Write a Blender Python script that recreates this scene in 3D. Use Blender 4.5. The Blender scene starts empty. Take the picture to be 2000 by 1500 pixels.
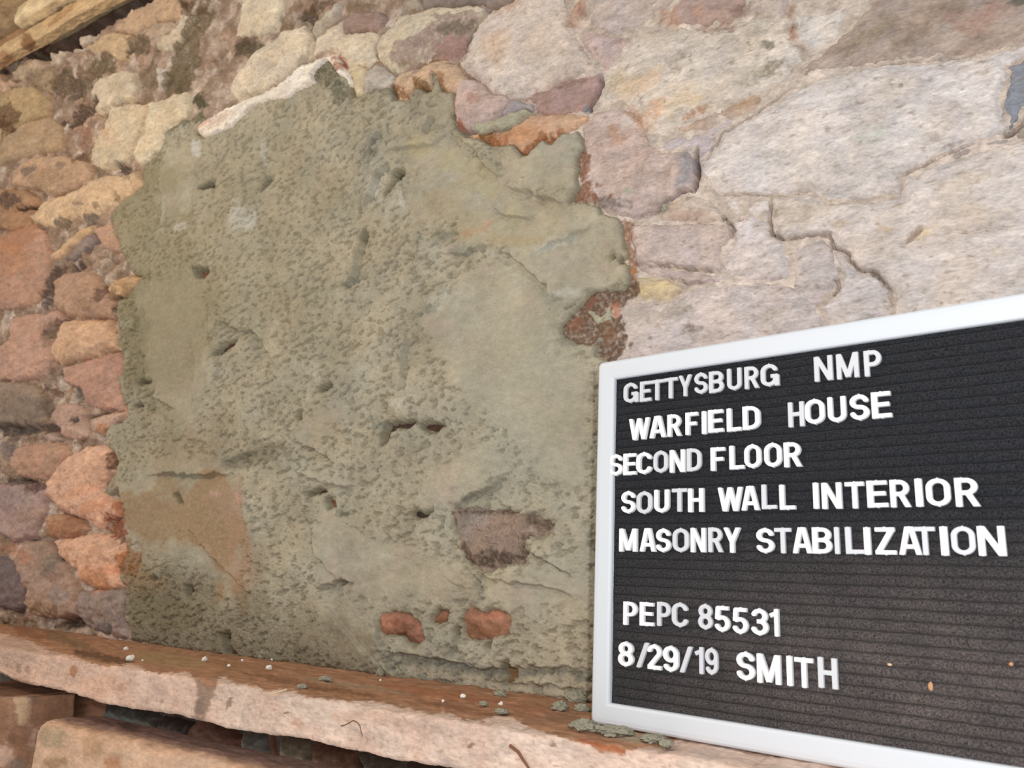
import bpy, bmesh, math, random
import numpy as np
from mathutils import Matrix, Vector

# ------------------------------------------------------------------ camera, light, exposure
sc = bpy.context.scene
C = sc.collection
FPX, CX, CY = 1555.0, 1000.0, 750.0            # focal length and centre of a 2000 x 1500 picture
CAM = np.array([0.0, 0.0, 1.45])
WALL_Y = 0.745                                   # mean face of the wall, camera side is -y
LEDGE_Z = 1.45 - 0.1089

def nrm(v):
    v = np.array(v, float); return v / np.linalg.norm(v)
_up = nrm((.048, 1, -.249)); _x = nrm((2555, 265, 1555)); _x = nrm(_x - _up * np.dot(_x, _up))
ROT = np.array([_x, np.cross(_up, _x), _up])     # camera vector -> world vector

cam_data = bpy.data.cameras.new('camera'); cam = bpy.data.objects.new('camera', cam_data); C.objects.link(cam)
cam_data.sensor_width = 36.0; cam_data.lens = FPX * 36.0 / 2000.0
cam_data.clip_start = 0.01
cam.matrix_world = Matrix(((*ROT[0], CAM[0]), (*ROT[1], CAM[1]), (*ROT[2], CAM[2]), (0, 0, 0, 1)))
cam_data.dof.use_dof = True; cam_data.dof.focus_distance = 0.74; cam_data.dof.aperture_fstop = 11.0
sc.camera = cam

sc.view_settings.view_transform = 'Standard'; sc.view_settings.look = 'None'
sc.view_settings.exposure = 0.0; sc.view_settings.gamma = 1.0; sc.view_settings.use_curve_mapping = False

w = bpy.data.worlds.new('dim_room'); sc.world = w; w.use_nodes = True
w.node_tree.nodes['Background'].inputs[0].default_value = (1.0, 1.0, 0.97, 1)
w.node_tree.nodes['Background'].inputs[1].default_value = 0.61

def lamp(name, kind, loc, power, col, size):
    l = bpy.data.lights.new(name, kind); o = bpy.data.objects.new(name, l); C.objects.link(o)
    o.location = loc; l.energy = power; l.color = col
    if kind == 'POINT': l.shadow_soft_size = size
    return o
# the camera's own flash: beside and above the lens
flash_pos = CAM + ROT @ np.array([0.034, 0.045, 0.0])
lamp('camera_flash', 'POINT', flash_pos, 10.6, (1.0, 0.99, 1.0), 0.010)
# incandescent work lamp further along the wall to the left
lamp('work_lamp', 'POINT', (-1.35, -0.35, 2.30), 19.0, (1.0, 0.74, 0.46), 0.06)

# ------------------------------------------------------------------ helpers
def ray(px, py):
    return ROT @ np.array([px - CX, -(py - CY), -FPX])
def on_y(px, py, y):
    r = ray(px, py); return CAM + r * (y - CAM[1]) / r[1]
def on_z(px, py, z):
    r = ray(px, py); return CAM + r * (z - CAM[2]) / r[2]
def project(P):
    c = (P - CAM) @ ROT; return CX + FPX * c[:, 0] / -c[:, 2], CY - FPX * c[:, 1] / -c[:, 2]
def uv(pts, h=0.0):
    out = []
    for p in pts:
        q = on_y(p[0], p[1], WALL_Y - h); out.append((q[0], q[2]))
    return np.array(out)

def lin(c):
    c = np.array(c, float) / 255.0
    return np.where(c <= 0.04045, c / 12.92, ((c + 0.055) / 1.055) ** 2.4)

def _hash(ix, iy, seed):
    h = (ix.astype(np.int64) * 374761393 + iy.astype(np.int64) * 668265263 + seed * 1274126177) & 0xFFFFFFFF
    h = ((h ^ (h >> 13)) * 1274126177) & 0xFFFFFFFF
    h = ((h ^ (h >> 16)) * 2246822519) & 0xFFFFFFFF
    return (h ^ (h >> 15)) & 0xFFFFFFFF
def pn(x, y, seed=0):
    ix = np.floor(x); iy = np.floor(y); fx = x - ix; fy = y - iy
    sx = fx * fx * fx * (fx * (fx * 6 - 15) + 10); sy = fy * fy * fy * (fy * (fy * 6 - 15) + 10)
    def g(ox, oy):
        a = _hash(ix + ox, iy + oy, seed) * (2 * math.pi / 4294967296.0)
        return np.cos(a) * (fx - ox) + np.sin(a) * (fy - oy)
    a = g(0, 0); b = g(1, 0); c = g(0, 1); d = g(1, 1)
    return 1.5 * ((a * (1 - sx) + b * sx) * (1 - sy) + (c * (1 - sx) + d * sx) * sy)
def fbm(x, y, f, o=4, seed=0, gain=0.5):
    r = 0; a = 1.0
    for i in range(o):
        r = r + a * pn(x * f, y * f, seed + i * 17); f *= 2.03; a *= gain
    return r
def worley(x, y, f, seed=0):
    x = x * f; y = y * f; ix = np.floor(x); iy = np.floor(y)
    d1 = np.full(x.shape, 9.0); d2 = d1.copy(); cid = np.zeros(x.shape)
    for ox in (-1, 0, 1):
        for oy in (-1, 0, 1):
            h = _hash(ix + ox, iy + oy, seed); h2 = _hash(ix + ox, iy + oy, seed + 91)
            qx = ix + ox + .5 + .42 * (h / 2147483648.0 - 1); qy = iy + oy + .5 + .42 * (h2 / 2147483648.0 - 1)
            d = np.hypot(x - qx, y - qy)
            n = d < d1
            d2 = np.where(n, d1, np.minimum(d2, d)); cid = np.where(n, (h % 1000) / 1000.0, cid); d1 = np.where(n, d, d1)
    return d1, d2, cid

def sd_poly(px, py, poly):
    """signed distance, positive inside"""
    d = np.full(px.shape, 1e9); ins = np.zeros(px.shape, bool)
    n = len(poly)
    for i in range(n):
        ax, ay = poly[i]; bx, by = poly[(i + 1) % n]
        ex, ey = bx - ax, by - ay; L = ex * ex + ey * ey + 1e-18
        t = np.clip(((px - ax) * ex + (py - ay) * ey) / L, 0, 1)
        d = np.minimum(d, np.hypot(px - ax - t * ex, py - ay - t * ey))
        c = ((ay > py) != (by > py))
        if abs(ey) > 1e-12:
            ins ^= c & (px < (bx - ax) * (py - ay) / ey + ax)
    return np.where(ins, d, -d)
def dist_line(px, py, pts):
    """distance, side (+1 = left of travel) and position 0..1 along a polyline"""
    d = np.full(px.shape, 1e9); s = np.zeros(px.shape); tt = np.zeros(px.shape)
    seg = np.hypot(*(np.diff(pts, axis=0).T)); cum = np.concatenate([[0], np.cumsum(seg)])
    for i in range(len(pts) - 1):
        ax, ay = pts[i]; bx, by = pts[i + 1]; ex, ey = bx - ax, by - ay; L = ex * ex + ey * ey + 1e-18
        t = np.clip(((px - ax) * ex + (py - ay) * ey) / L, 0, 1)
        dd = np.hypot(px - ax - t * ex, py - ay - t * ey); n = dd < d
        s = np.where(n, np.sign(ex * (py - ay) - ey * (px - ax)), s)
        tt = np.where(n, (cum[i] + t * seg[i]) / cum[-1], tt); d = np.where(n, dd, d)
    return d, s, tt
def sst(a, b, x):
    t = np.clip((x - a) / (b - a), 0, 1); return t * t * (3 - 2 * t)

def ell(cx, cy, rx, ry, ang=0, n=14):
    a = math.radians(ang); ca, sa = math.cos(a), math.sin(a)
    return [(cx + rx * math.cos(t) * ca + ry * math.sin(t) * sa, cy - rx * math.cos(t) * sa + ry * math.sin(t) * ca)
            for t in np.linspace(0, 2 * math.pi, n, endpoint=False)]

def mesh_obj(name, verts, quads, mat, parent=None, col=None, attrs=None, smooth=True):
    me = bpy.data.meshes.new(name); verts = np.ascontiguousarray(verts, np.float32); quads = np.ascontiguousarray(quads, np.int32)
    me.vertices.add(len(verts)); me.vertices.foreach_set('co', verts.ravel())
    k = quads.shape[1]
    me.loops.add(quads.size); me.loops.foreach_set('vertex_index', quads.ravel())
    me.polygons.add(len(quads)); me.polygons.foreach_set('loop_start', np.arange(0, quads.size, k, dtype=np.int32))
    try: me.polygons.foreach_set('loop_total', np.full(len(quads), k, np.int32))
    except Exception: pass
    me.update(calc_edges=True)
    me.polygons.foreach_set('use_smooth', np.full(len(quads), smooth))
    if col is not None:
        ca = me.color_attributes.new('Col', 'FLOAT_COLOR', 'POINT')
        ca.data.foreach_set('color', np.ascontiguousarray(np.concatenate([np.clip(col, 0, 1), np.ones((len(col), 1))], 1), np.float32).ravel())
    for k2, a in (attrs or {}).items():
        at = me.attributes.new(k2, 'FLOAT', 'POINT'); at.data.foreach_set('value', np.ascontiguousarray(a, np.float32))
    me.materials.append(mat)
    o = bpy.data.objects.new(name, me); C.objects.link(o)
    if parent: o.parent = parent
    return o
def thing(o, label, cat, group=None):
    o['label'] = label; o['category'] = cat; o['kind'] = 'thing'
    if group: o['group'] = group
    return o
def empty(name, loc=(0, 0, 0)):
    o = bpy.data.objects.new(name, None); C.objects.link(o); o.location = loc; o.empty_display_size = .02; return o
def grid_quads(mask, idx):
    m = mask[:-1, :-1] & mask[1:, :-1] & mask[:-1, 1:] & mask[1:, 1:]
    i, j = np.nonzero(m)
    return np.stack([idx[i, j], idx[i, j + 1], idx[i + 1, j + 1], idx[i + 1, j]], 1)

# ------------------------------------------------------------------ materials
def nodes(m):
    m.use_nodes = True; nt = m.node_tree; return nt, nt.nodes, nt.links, nt.nodes['Principled BSDF']
def rock_material(name, fine=420, amp=0.22, stretch=2.2, angle=-20, bump=0.5, rough=0.9, gloss=False, bumpd=0.0012):
    m = bpy.data.materials.new(name); nt, N, L, b = nodes(m)
    at = N.new('ShaderNodeAttribute'); at.attribute_name = 'Col'
    tc = N.new('ShaderNodeTexCoord'); mp = N.new('ShaderNodeMapping')
    mp.inputs['Rotation'].default_value = (0, math.radians(angle), 0); mp.inputs['Scale'].default_value = (1 / stretch, 1, 1)
    L.new(tc.outputs['Object'], mp.inputs[0])
    n1 = N.new('ShaderNodeTexNoise'); n1.inputs['Scale'].default_value = fine; n1.inputs['Detail'].default_value = 4; n1.inputs['Roughness'].default_value = .65
    n2 = N.new('ShaderNodeTexNoise'); n2.inputs['Scale'].default_value = fine * .22; n2.inputs['Detail'].default_value = 5; n2.inputs['Roughness'].default_value = .7
    L.new(mp.outputs[0], n1.inputs['Vector']); L.new(mp.outputs[0], n2.inputs['Vector'])
    def remap(n, a):
        r = N.new('ShaderNodeMapRange'); r.inputs[1].default_value = .3; r.inputs[2].default_value = .7
        r.inputs[3].default_value = 1 - a; r.inputs[4].default_value = 1 + a * .7; L.new(n.outputs['Fac'], r.inputs[0]); return r
    r1 = remap(n1, amp); r2 = remap(n2, amp * 1.1)
    mu = N.new('ShaderNodeMath'); mu.operation = 'MULTIPLY'; L.new(r1.outputs[0], mu.inputs[0]); L.new(r2.outputs[0], mu.inputs[1])
    mx = N.new('ShaderNodeVectorMath'); mx.operation = 'SCALE'; L.new(at.outputs['Color'], mx.inputs[0]); L.new(mu.outputs[0], mx.inputs['Scale'])
    L.new(mx.outputs[0], b.inputs['Base Color'])
    bp = N.new('ShaderNodeBump'); bp.inputs['Strength'].default_value = bump; bp.inputs['Distance'].default_value = bumpd
    ad = N.new('ShaderNodeMath'); ad.operation = 'ADD'; L.new(n1.outputs['Fac'], ad.inputs[0]); L.new(n2.outputs['Fac'], ad.inputs[1])
    L.new(ad.outputs[0], bp.inputs['Height']); L.new(bp.outputs[0], b.inputs['Normal'])
    b.inputs['Roughness'].default_value = rough; b.inputs['Specular IOR Level'].default_value = .25
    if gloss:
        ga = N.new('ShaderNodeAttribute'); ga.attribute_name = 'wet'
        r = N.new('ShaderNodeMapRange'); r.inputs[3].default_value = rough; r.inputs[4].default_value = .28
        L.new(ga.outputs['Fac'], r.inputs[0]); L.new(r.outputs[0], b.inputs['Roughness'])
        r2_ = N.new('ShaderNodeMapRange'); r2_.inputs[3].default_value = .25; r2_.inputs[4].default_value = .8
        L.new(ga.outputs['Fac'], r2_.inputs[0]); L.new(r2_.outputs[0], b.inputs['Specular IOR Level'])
    return m
M_ROCK = rock_material('fieldstone')
M_BED = rock_material('old_lime_mortar', fine=300, amp=.26, stretch=1.6, bump=.7, bumpd=.002)
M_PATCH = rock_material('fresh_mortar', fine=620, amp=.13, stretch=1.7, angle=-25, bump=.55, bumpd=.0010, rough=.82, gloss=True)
M_WOOD = rock_material('rough_timber', fine=380, amp=.2, stretch=2.5, angle=8, bump=.5)
M_WET = rock_material('wet_stone', fine=300, amp=.25, stretch=1.2, bump=1.0, bumpd=.005, rough=.17, gloss=False)
M_WET.node_tree.nodes['Principled BSDF'].inputs['Specular IOR Level'].default_value = .9
def plain(name, col, rough=.6, spec=.3):
    m = bpy.data.materials.new(name); nt, N, L, b = nodes(m)
    b.inputs['Base Color'].default_value = (*lin(col), 1); b.inputs['Roughness'].default_value = rough; b.inputs['Specular IOR Level'].default_value = spec
    n = N.new('ShaderNodeTexNoise'); n.inputs['Scale'].default_value = 500; n.inputs['Detail'].default_value = 2
    bp = N.new('ShaderNodeBump'); bp.inputs['Strength'].default_value = .06; bp.inputs['Distance'].default_value = .0005
    L.new(n.outputs['Fac'], bp.inputs['Height']); L.new(bp.outputs[0], b.inputs['Normal'])
    return m
M_FRAME = plain('white_painted_frame', (216, 221, 228), .42, .35)
M_LETTER = plain('white_plastic', (246, 247, 250), .38, .4)
M_LETTER_SHADED = plain('shaded_white_plastic', (212, 214, 220), .5, .3)  # greyer copy paints in the dimmer look of recessed, tilted letters
M_CHIP = plain('lime_white', (240, 238, 230), .8, .2)
M_DROP = plain('mortar_dropping', (160, 156, 138), .9, .2)
M_HUSK = plain('tan_husk', (196, 150, 112), .7, .2)
M_STRAW = plain('straw', (222, 196, 160), .7, .2)
M_TWIG = plain('dark_splinter', (128, 88, 66), .8, .2)

m = bpy.data.materials.new('black_felt'); nt, N, L, b = nodes(m); M_FELT = m
tc = N.new('ShaderNodeTexCoord')
n1 = N.new('ShaderNodeTexNoise'); n1.inputs['Scale'].default_value = 26; n1.inputs['Detail'].default_value = 6; n1.inputs['Roughness'].default_value = .7
n2 = N.new('ShaderNodeTexNoise'); n2.inputs['Scale'].default_value = 900; n2.inputs['Detail'].default_value = 3
L.new(tc.outputs['Object'], n1.inputs['Vector']); L.new(tc.outputs['Object'], n2.inputs['Vector'])
sep = N.new('ShaderNodeSeparateXYZ'); L.new(tc.outputs['Object'], sep.inputs[0])
# dust gathered on the lower right of the felt
gx = N.new('ShaderNodeMapRange'); gx.inputs[1].default_value = -.04; gx.inputs[2].default_value = .22; L.new(sep.outputs['X'], gx.inputs[0])
gz = N.new('ShaderNodeMapRange'); gz.inputs[1].default_value = .17; gz.inputs[2].default_value = .07; L.new(sep.outputs['Z'], gz.inputs[0])
gm = N.new('ShaderNodeMath'); gm.operation = 'MULTIPLY'; L.new(gx.outputs[0], gm.inputs[0]); L.new(gz.outputs[0], gm.inputs[1])
gn = N.new('ShaderNodeMath'); gn.operation = 'MULTIPLY'; L.new(gm.outputs[0], gn.inputs[0]); L.new(n1.outputs['Fac'], gn.inputs[1])
cr = N.new('ShaderNodeMix'); cr.data_type = 'RGBA'; cr.inputs[6].default_value = (*lin((41, 42, 46)), 1); cr.inputs[7].default_value = (*lin((106, 96, 92)), 1)
L.new(gn.outputs[0], cr.inputs[0])
cv = N.new('ShaderNodeVectorMath'); cv.operation = 'SCALE'; L.new(cr.outputs[2], cv.inputs[0])
rr = N.new('ShaderNodeMapRange'); rr.inputs[1].default_value = .3; rr.inputs[2].default_value = .7; rr.inputs[3].default_value = .35; rr.inputs[4].default_value = 1.75
L.new(n2.outputs['Fac'], rr.inputs[0]); L.new(rr.outputs[0], cv.inputs['Scale']); L.new(cv.outputs[0], b.inputs['Base Color'])
b.inputs['Roughness'].default_value = 1; b.inputs['Specular IOR Level'].default_value = .1
b.inputs['Sheen Weight'].default_value = .10; b.inputs['Sheen Roughness'].default_value = .5
bp = N.new('ShaderNodeBump'); bp.inputs['Strength'].default_value = .6; bp.inputs['Distance'].default_value = .0008
L.new(n2.outputs['Fac'], bp.inputs['Height']); L.new(bp.outputs[0], b.inputs['Normal'])

# ------------------------------------------------------------------ the wall's stones, read off the wall face (picture coordinates, moved onto the wall plane by uv())
CREAM = (222, 208, 186); PALE = (226, 214, 203); PINK = (214, 184, 166); RED = (176, 136, 116); LILAC = (196, 182, 176); BROWN = (160, 136, 116)
SALMON = (222, 172, 142); GREY = (150, 148, 150); TAN = (206, 178, 148)
# outline, height over the bedding in mm, colour, options: r edge radius mm, t tilt (mm per 100 mm to the right, up), rg crest line (x0, y0, x1, y1, fall mm per 100 mm)
STONES = [
 # upper middle
 ([(734,112),(732,88),(742,68),(758,50),(778,26),(812,16),(850,8),(880,12),(914,6),(938,8),(956,16),(946,34),(930,50),(912,74),(910,94),(900,98),(890,118),(870,112),(840,118),(816,128),(776,138),(770,144),(750,128)], 12, (214,201,180), dict(r=5, rg=(734,112,945,5,22))),
 ([(954,21),(1000,0),(1012,-20),(1092,-20),(1108,30),(1122,66),(1136,94),(1157,119),(1175,140),(1168,132),(1136,142),(1094,152),(1063,170),(1017,187),(989,184),(958,177),(936,156),(930,150),(902,133),(891,115),(909,98),(911,84),(930,49)], 14, (224,206,188), dict(r=7)),
 ([(1017,189),(1063,172),(1094,155),(1136,145),(1170,137),(1172,165),(1161,189),(1150,204),(1138,216),(1100,218),(1060,220),(1045,214),(1040,196)], 9, (184,152,138), dict(r=5)),
 ([(764,164),(770,148),(785,138),(815,129),(840,119),(860,113),(885,122),(896,134),(908,150),(905,165),(888,176),(860,172),(840,172),(826,172),(806,168),(800,188),(775,194)], 9, (212,182,154), dict(r=5)),
 ([(896,150),(915,148),(938,158),(958,179),(986,184),(988,192),(975,212),(965,234),(945,240),(925,252),(905,246),(888,232),(881,206),(884,180)], 10, (206,180,166), dict(r=5)),
 ([(989,192),(1005,190),(1022,197),(1036,200),(1040,212),(1022,212),(1000,218),(978,224),(974,216)], 6, (176,164,160), dict(r=3)),
 ([(912,262),(930,258),(960,256),(990,250),(1012,236),(1032,222),(1060,221),(1090,219),(1120,218),(1148,222),(1142,232),(1122,252),(1098,260),(1082,272),(1060,268),(1030,292),(1018,300),(1002,282),(962,286),(938,272)], 10, (214,172,136), dict(r=4)),
 ([(1144,232),(1156,216),(1180,209),(1208,204),(1226,212),(1240,226),(1256,244),(1264,270),(1280,290),(1300,296),(1320,291),(1340,294),(1356,308),(1360,326),(1357,350),(1354,370),(1328,374),(1302,390),(1280,414),(1260,420),(1230,428),(1206,424),(1174,414),(1166,400),(1118,390),(1128,368),(1130,330),(1128,302),(1136,278),(1128,250)], 13, (208,184,168), dict(r=6, t=(3, 0))),
 ([(1177,146),(1196,128),(1210,104),(1231,66),(1260,58),(1300,52),(1326,45),(1380,53),(1420,48),(1432,40),(1460,32),(1480,20),(1510,24),(1528,34),(1540,60),(1552,76),(1566,94),(1562,116),(1548,128),(1534,160),(1480,180),(1400,210),(1340,236),(1310,250),(1290,262),(1262,262),(1244,232),(1230,211),(1204,198),(1178,198),(1164,188),(1176,166)], 12, (222,207,188), dict(r=7, rg=(1290,262,1534,150,6))),
 ([(1322,246),(1390,214),(1480,183),(1487,190),(1476,206),(1430,226),(1390,236),(1375,250),(1334,254)], 6, (196,170,146), dict(r=4)),
 ([(1376,252),(1400,236),(1440,222),(1400,254),(1388,284),(1366,304),(1360,300),(1358,280),(1300,292),(1282,286),(1300,268),(1330,256)], 5, (204,190,184), dict(r=4)),
 ([(1366,318),(1388,292),(1412,255),(1457,231),(1506,199),(1552,171),(1615,142),(1685,127),(1755,118),(1842,113),(1912,102),(1982,88),(2010,70),(2100,50),(2100,95),(2000,105),(1966,124),(1970,140),(1964,160),(1956,178),(1960,217),(1970,231),(1964,256),(1905,272),(1860,288),(1758,338),(1755,376),(1720,376),(1685,386),(1615,387),(1580,372),(1510,377),(1430,375),(1398,376),(1380,360),(1368,338)], 14, (222,210,198), dict(r=9)),
 ([(1970,126),(2000,108),(2100,97),(2100,185),(2000,205),(1990,222),(1976,244),(1968,258),(1973,231),(1962,216),(1959,178),(1967,160),(1973,140)], 8, (150,150,152), dict(r=3)),
 ([(1982,256),(2000,232),(2100,190),(2100,240),(1990,262)], 8, (170,158,140), dict(r=3)),
 ([(1862,293),(1905,277),(1966,262),(1980,266),(1960,278),(1900,290),(1860,306)], 5, (180,164,150), dict(r=2)),
 ([(1510,384),(1580,376),(1615,392),(1690,390),(1756,382),(1762,342),(1860,306),(1910,290),(1980,272),(2100,246),(2100,660),(1752,660),(1745,588),(1738,560),(1714,536),(1704,524),(1680,524),(1660,506),(1656,488),(1628,476),(1619,456),(1600,454),(1531,464),(1506,455)], 12, (220,206,192), dict(r=6)),
 ([(1398,383),(1430,380),(1504,384),(1503,430),(1455,420),(1425,426),(1412,408)], 6, (218,206,194), dict(r=5)),
 ([(1420,438),(1440,424),(1462,416),(1502,430),(1502,458),(1530,470),(1540,500),(1548,540),(1500,546),(1420,540),(1408,528),(1408,505),(1412,482),(1432,462),(1434,448)], 9, (216,202,191), dict(r=6)),
 ([(1534,474),(1600,462),(1624,484),(1634,510),(1640,540),(1630,566),(1600,590),(1560,588),(1548,546),(1544,505)], 10, (208,194,184), dict(r=7)),
 ([(1628,484),(1652,494),(1656,512),(1680,532),(1702,532),(1732,564),(1742,596),(1745,660),(1620,660),(1604,596),(1634,572),(1644,540)], 8, (216,203,192), dict(r=6)),
 ([(1282,416),(1302,392),(1328,377),(1352,372),(1375,382),(1398,396),(1411,410),(1412,428),(1350,431),(1288,430)], 9, (214,194,172), dict(r=4, rg=(1288,428,1410,406,8))),
 ([(1221,436),(1270,435),(1340,434),(1408,433),(1426,440),(1432,450),(1428,462),(1410,480),(1406,504),(1406,526),(1358,522),(1310,516),(1270,511),(1236,512),(1232,470)], 12, (204,184,170), dict(r=4)),
 ([(1238,518),(1290,520),(1358,528),(1416,538),(1410,547),(1360,551),(1330,549),(1300,538),(1260,534)], 7, (206,186,174), dict(r=4)),
 ([(1238,536),(1265,538),(1300,542),(1330,555),(1322,568),(1306,582),(1254,584),(1236,570)], 9, (216,194,156), dict(r=5)),
 ([(1216,590),(1254,588),(1306,586),(1324,572),(1360,556),(1410,550),(1500,551),(1556,560),(1598,596),(1618,660),(1600,720),(1200,720),(1196,690),(1205,650),(1208,612)], 11, (212,196,184), dict(r=7)),
 # along the top edge
 ([(1148,40),(1152,15),(1160,-20),(1326,-20),(1300,12),(1270,34),(1235,56),(1200,62),(1170,53)], 9, (204,186,172), dict(r=5)),
 ([(1128,68),(1140,55),(1165,56),(1198,66),(1226,66),(1210,98),(1195,126),(1180,136),(1166,120),(1146,98)], 7, (206,182,170), dict(r=5)),
 ([(1310,6),(1330,-20),(1466,-20),(1442,28),(1425,43),(1380,48),(1330,41),(1304,40)], 8, (188,160,144), dict(r=5)),
 ([(1474,-20),(1540,-20),(1532,28),(1510,20),(1482,14)], 6, (202,186,172), dict(r=4)),
 ([(1546,20),(1600,15),(1660,5),(1640,60),(1600,90),(1576,94),(1558,74)], 8, (224,214,202), dict(r=6)),
 ([(1602,96),(1650,58),(1690,10),(1710,-20),(2100,-20),(2100,48),(1985,80),(1910,96),(1840,107),(1750,112),(1680,121),(1610,136),(1560,150),(1574,112)], 10, (182,162,144), dict(r=7)),
 ([(815,-20),(985,-20),(1004,-6),(958,12),(940,4),(915,2),(880,7),(850,4),(822,10)], 7, (150,134,120), dict(r=4)),
 ([(780,22),(786,-20),(812,-10),(822,10),(800,18)], 7, (176,164,150), dict(r=4)),
 ([(735,120),(750,132),(768,147),(764,160),(752,170),(722,172),(708,178),(706,152),(716,132)], 8, (200,190,180), dict(r=5)),
 ([(665,40),(690,20),(735,18),(750,28),(738,48),(720,55),(690,58),(668,60)], 6, (164,140,130), dict(r=3)),
 ([(612,70),(640,50),(662,36),(664,62),(700,60),(726,58),(738,66),(728,90),(732,112),(712,126),(690,118),(676,128),(662,112),(652,102),(620,112),(606,100)], 6, (222,208,188), dict(r=6)),
 ([(672,132),(690,122),(712,130),(704,150),(708,180),(690,184),(684,150)], 5, (222,206,176), dict(r=4)),
 # upper left
 ([(462,192),(442,174),(454,152),(474,128),(498,94),(526,80),(552,58),(588,47),(600,60),(606,76),(602,98),(588,112),(578,124),(560,138),(548,154),(520,171),(470,193)], 12, (222,208,188), dict(r=6)),
 ([(379,254),(392,240),(450,206),(470,198),(520,178),(552,160),(586,130),(620,116),(650,103),(656,104),(663,120),(675,135),(684,152),(684,178),(640,200),(568,206),(500,226),(430,262),(400,272)], 15, (250,240,228), dict(r=4)),
 ([(456,66),(462,30),(474,-20),(556,-20),(548,10),(540,32),(520,58),(490,62)], 8, (222,208,186), dict(r=6)),
 ([(612,40),(634,20),(656,0),(664,-4),(658,12),(650,24),(630,44),(612,68),(603,60)], 7, (196,184,168), dict(r=3)),
 ([(290,-20),(350,-20),(352,20),(330,34),(300,38),(262,62),(222,58),(230,40)], 10, (198,170,144), dict(r=6)),
 ([(345,44),(356,20),(378,28),(370,50),(352,70),(340,90),(318,96),(300,88),(318,66)], 8, (208,194,174), dict(r=5)),
 ([(190,70),(215,58),(250,66),(240,90),(245,112),(225,114),(205,96),(180,100),(165,90)], 8, (206,180,148), dict(r=5)),
 ([(300,40),(330,38),(342,44),(310,70),(294,90),(280,76),(262,70)], 6, (188,166,146), dict(r=4)),
 ([(190,200),(172,192),(180,160),(205,145),(240,135),(258,140),(262,165),(256,190),(230,196),(210,206),(178,222)], 9, (216,200,178), dict(r=5)),
 ([(302,130),(318,126),(326,148),(318,170),(306,172),(300,150)], 7, (200,190,178), dict(r=4)),
 ([(174,290),(192,262),(200,250),(218,208),(250,200),(284,200),(288,212),(278,250),(264,270),(258,300),(246,315),(230,314),(208,323),(192,328),(176,318)], 11, (216,198,172), dict(r=6)),
 ([(290,200),(312,192),(335,182),(360,176),(368,212),(346,240),(322,256),(319,272),(312,290),(288,311),(270,322),(258,308),(264,280),(276,254)], 10, (222,206,180), dict(r=5)),
 ([(58,422),(80,398),(98,386),(140,374),(174,352),(200,340),(230,340),(246,338),(266,332),(279,358),(270,370),(240,390),(216,405),(192,415),(160,425),(140,423),(128,435),(108,443),(80,439),(60,430)], 13, (218,188,156), dict(r=6, rg=(60,426,279,350,10))),
 ([(94,496),(128,468),(160,442),(174,438),(166,454),(144,476),(112,500),(96,505)], 8, (214,180,146), dict(r=4)),
 ([(144,478),(168,456),(184,456),(188,470),(165,486),(140,502),(118,504)], 6, (150,132,126), dict(r=3)),
 ([(178,448),(200,436),(216,430),(219,440),(228,462),(234,490),(220,490),(200,484),(188,464)], 9, (196,160,138), dict(r=4)),
 ([(-30,300),(40,240),(90,225),(112,242),(116,288),(60,298),(10,310),(-30,335)], 9, (184,158,130), dict(r=6)),
 ([(18,336),(60,304),(120,302),(168,318),(170,344),(140,366),(95,378),(60,362),(20,360)], 9, (196,164,138), dict(r=6)),
 ([(-30,366),(40,368),(76,392),(54,424),(60,440),(30,450),(-30,440)], 8, (176,138,108), dict(r=5)),
 ([(-30,200),(20,170),(60,165),(92,195),(85,222),(40,236),(-30,290)], 8, (190,164,128), dict(r=6)),
 ([(60,150),(92,128),(100,150),(96,180),(60,162)], 6, (170,148,122), dict(r=4)),
 # left
 ([(100,586),(106,550),(124,534),(152,527),(176,532),(186,546),(194,562),(208,572),(216,586),(226,602),(228,618),(200,620),(160,618),(128,616),(102,600)], 16, (186,152,130), dict(r=8)),
 ([(102,682),(110,656),(122,630),(136,623),(170,624),(210,624),(212,644),(226,666),(232,682),(210,684),(180,694),(140,702),(114,710),(101,700)], 16, (214,176,146), dict(r=6)),
 ([(120,716),(150,708),(186,697),(230,686),(240,706),(236,730),(226,738),(230,764),(238,790),(246,803),(200,800),(162,790),(156,760),(122,745)], 9, (192,152,134), dict(r=5)),
 ([(208,566),(220,550),(244,537),(274,539),(276,545),(254,566),(236,580),(218,580)], 14, (206,170,132), dict(r=4, rg=(208,568,262,536,14))),
 ([(-30,470),(20,450),(60,436),(88,462),(92,498),(82,556),(70,590),(30,598),(-30,600)], 9, (188,150,130), dict(r=6)),
 ([(15,622),(50,612),(86,612),(108,602),(118,622),(104,660),(99,700),(80,730),(30,742),(-30,735),(-30,690),(16,660)], 10, (196,158,140), dict(r=6)),
 ([(-30,745),(40,745),(70,755),(82,776),(86,810),(80,830),(40,832),(-30,826)], 12, (158,138,122), dict(r=6)),
 ([(92,815),(112,786),(150,790),(165,806),(158,820),(168,850),(150,857),(120,852),(112,836),(95,828)], 10, (194,162,146), dict(r=5)),
 ([(166,818),(200,808),(244,802),(248,812),(220,824),(208,842),(192,846),(176,840)], 10, (206,172,154), dict(r=4)),
 ([(16,894),(30,870),(80,863),(112,863),(128,872),(132,884),(120,910),(112,926),(96,935),(60,936),(30,929),(18,914)], 15, (190,152,130), dict(r=8)),
 ([(80,850),(95,843),(112,850),(114,858),(100,862),(84,858)], 9, (186,160,146), dict(r=3)),
 ([(86,942),(120,898),(164,872),(200,868),(216,880),(222,900),(216,920),(198,942),(196,964),(228,976),(230,1006),(208,1016),(190,1032),(150,1010),(115,998),(88,968)], 14, (224,180,154), dict(r=7)),
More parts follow.
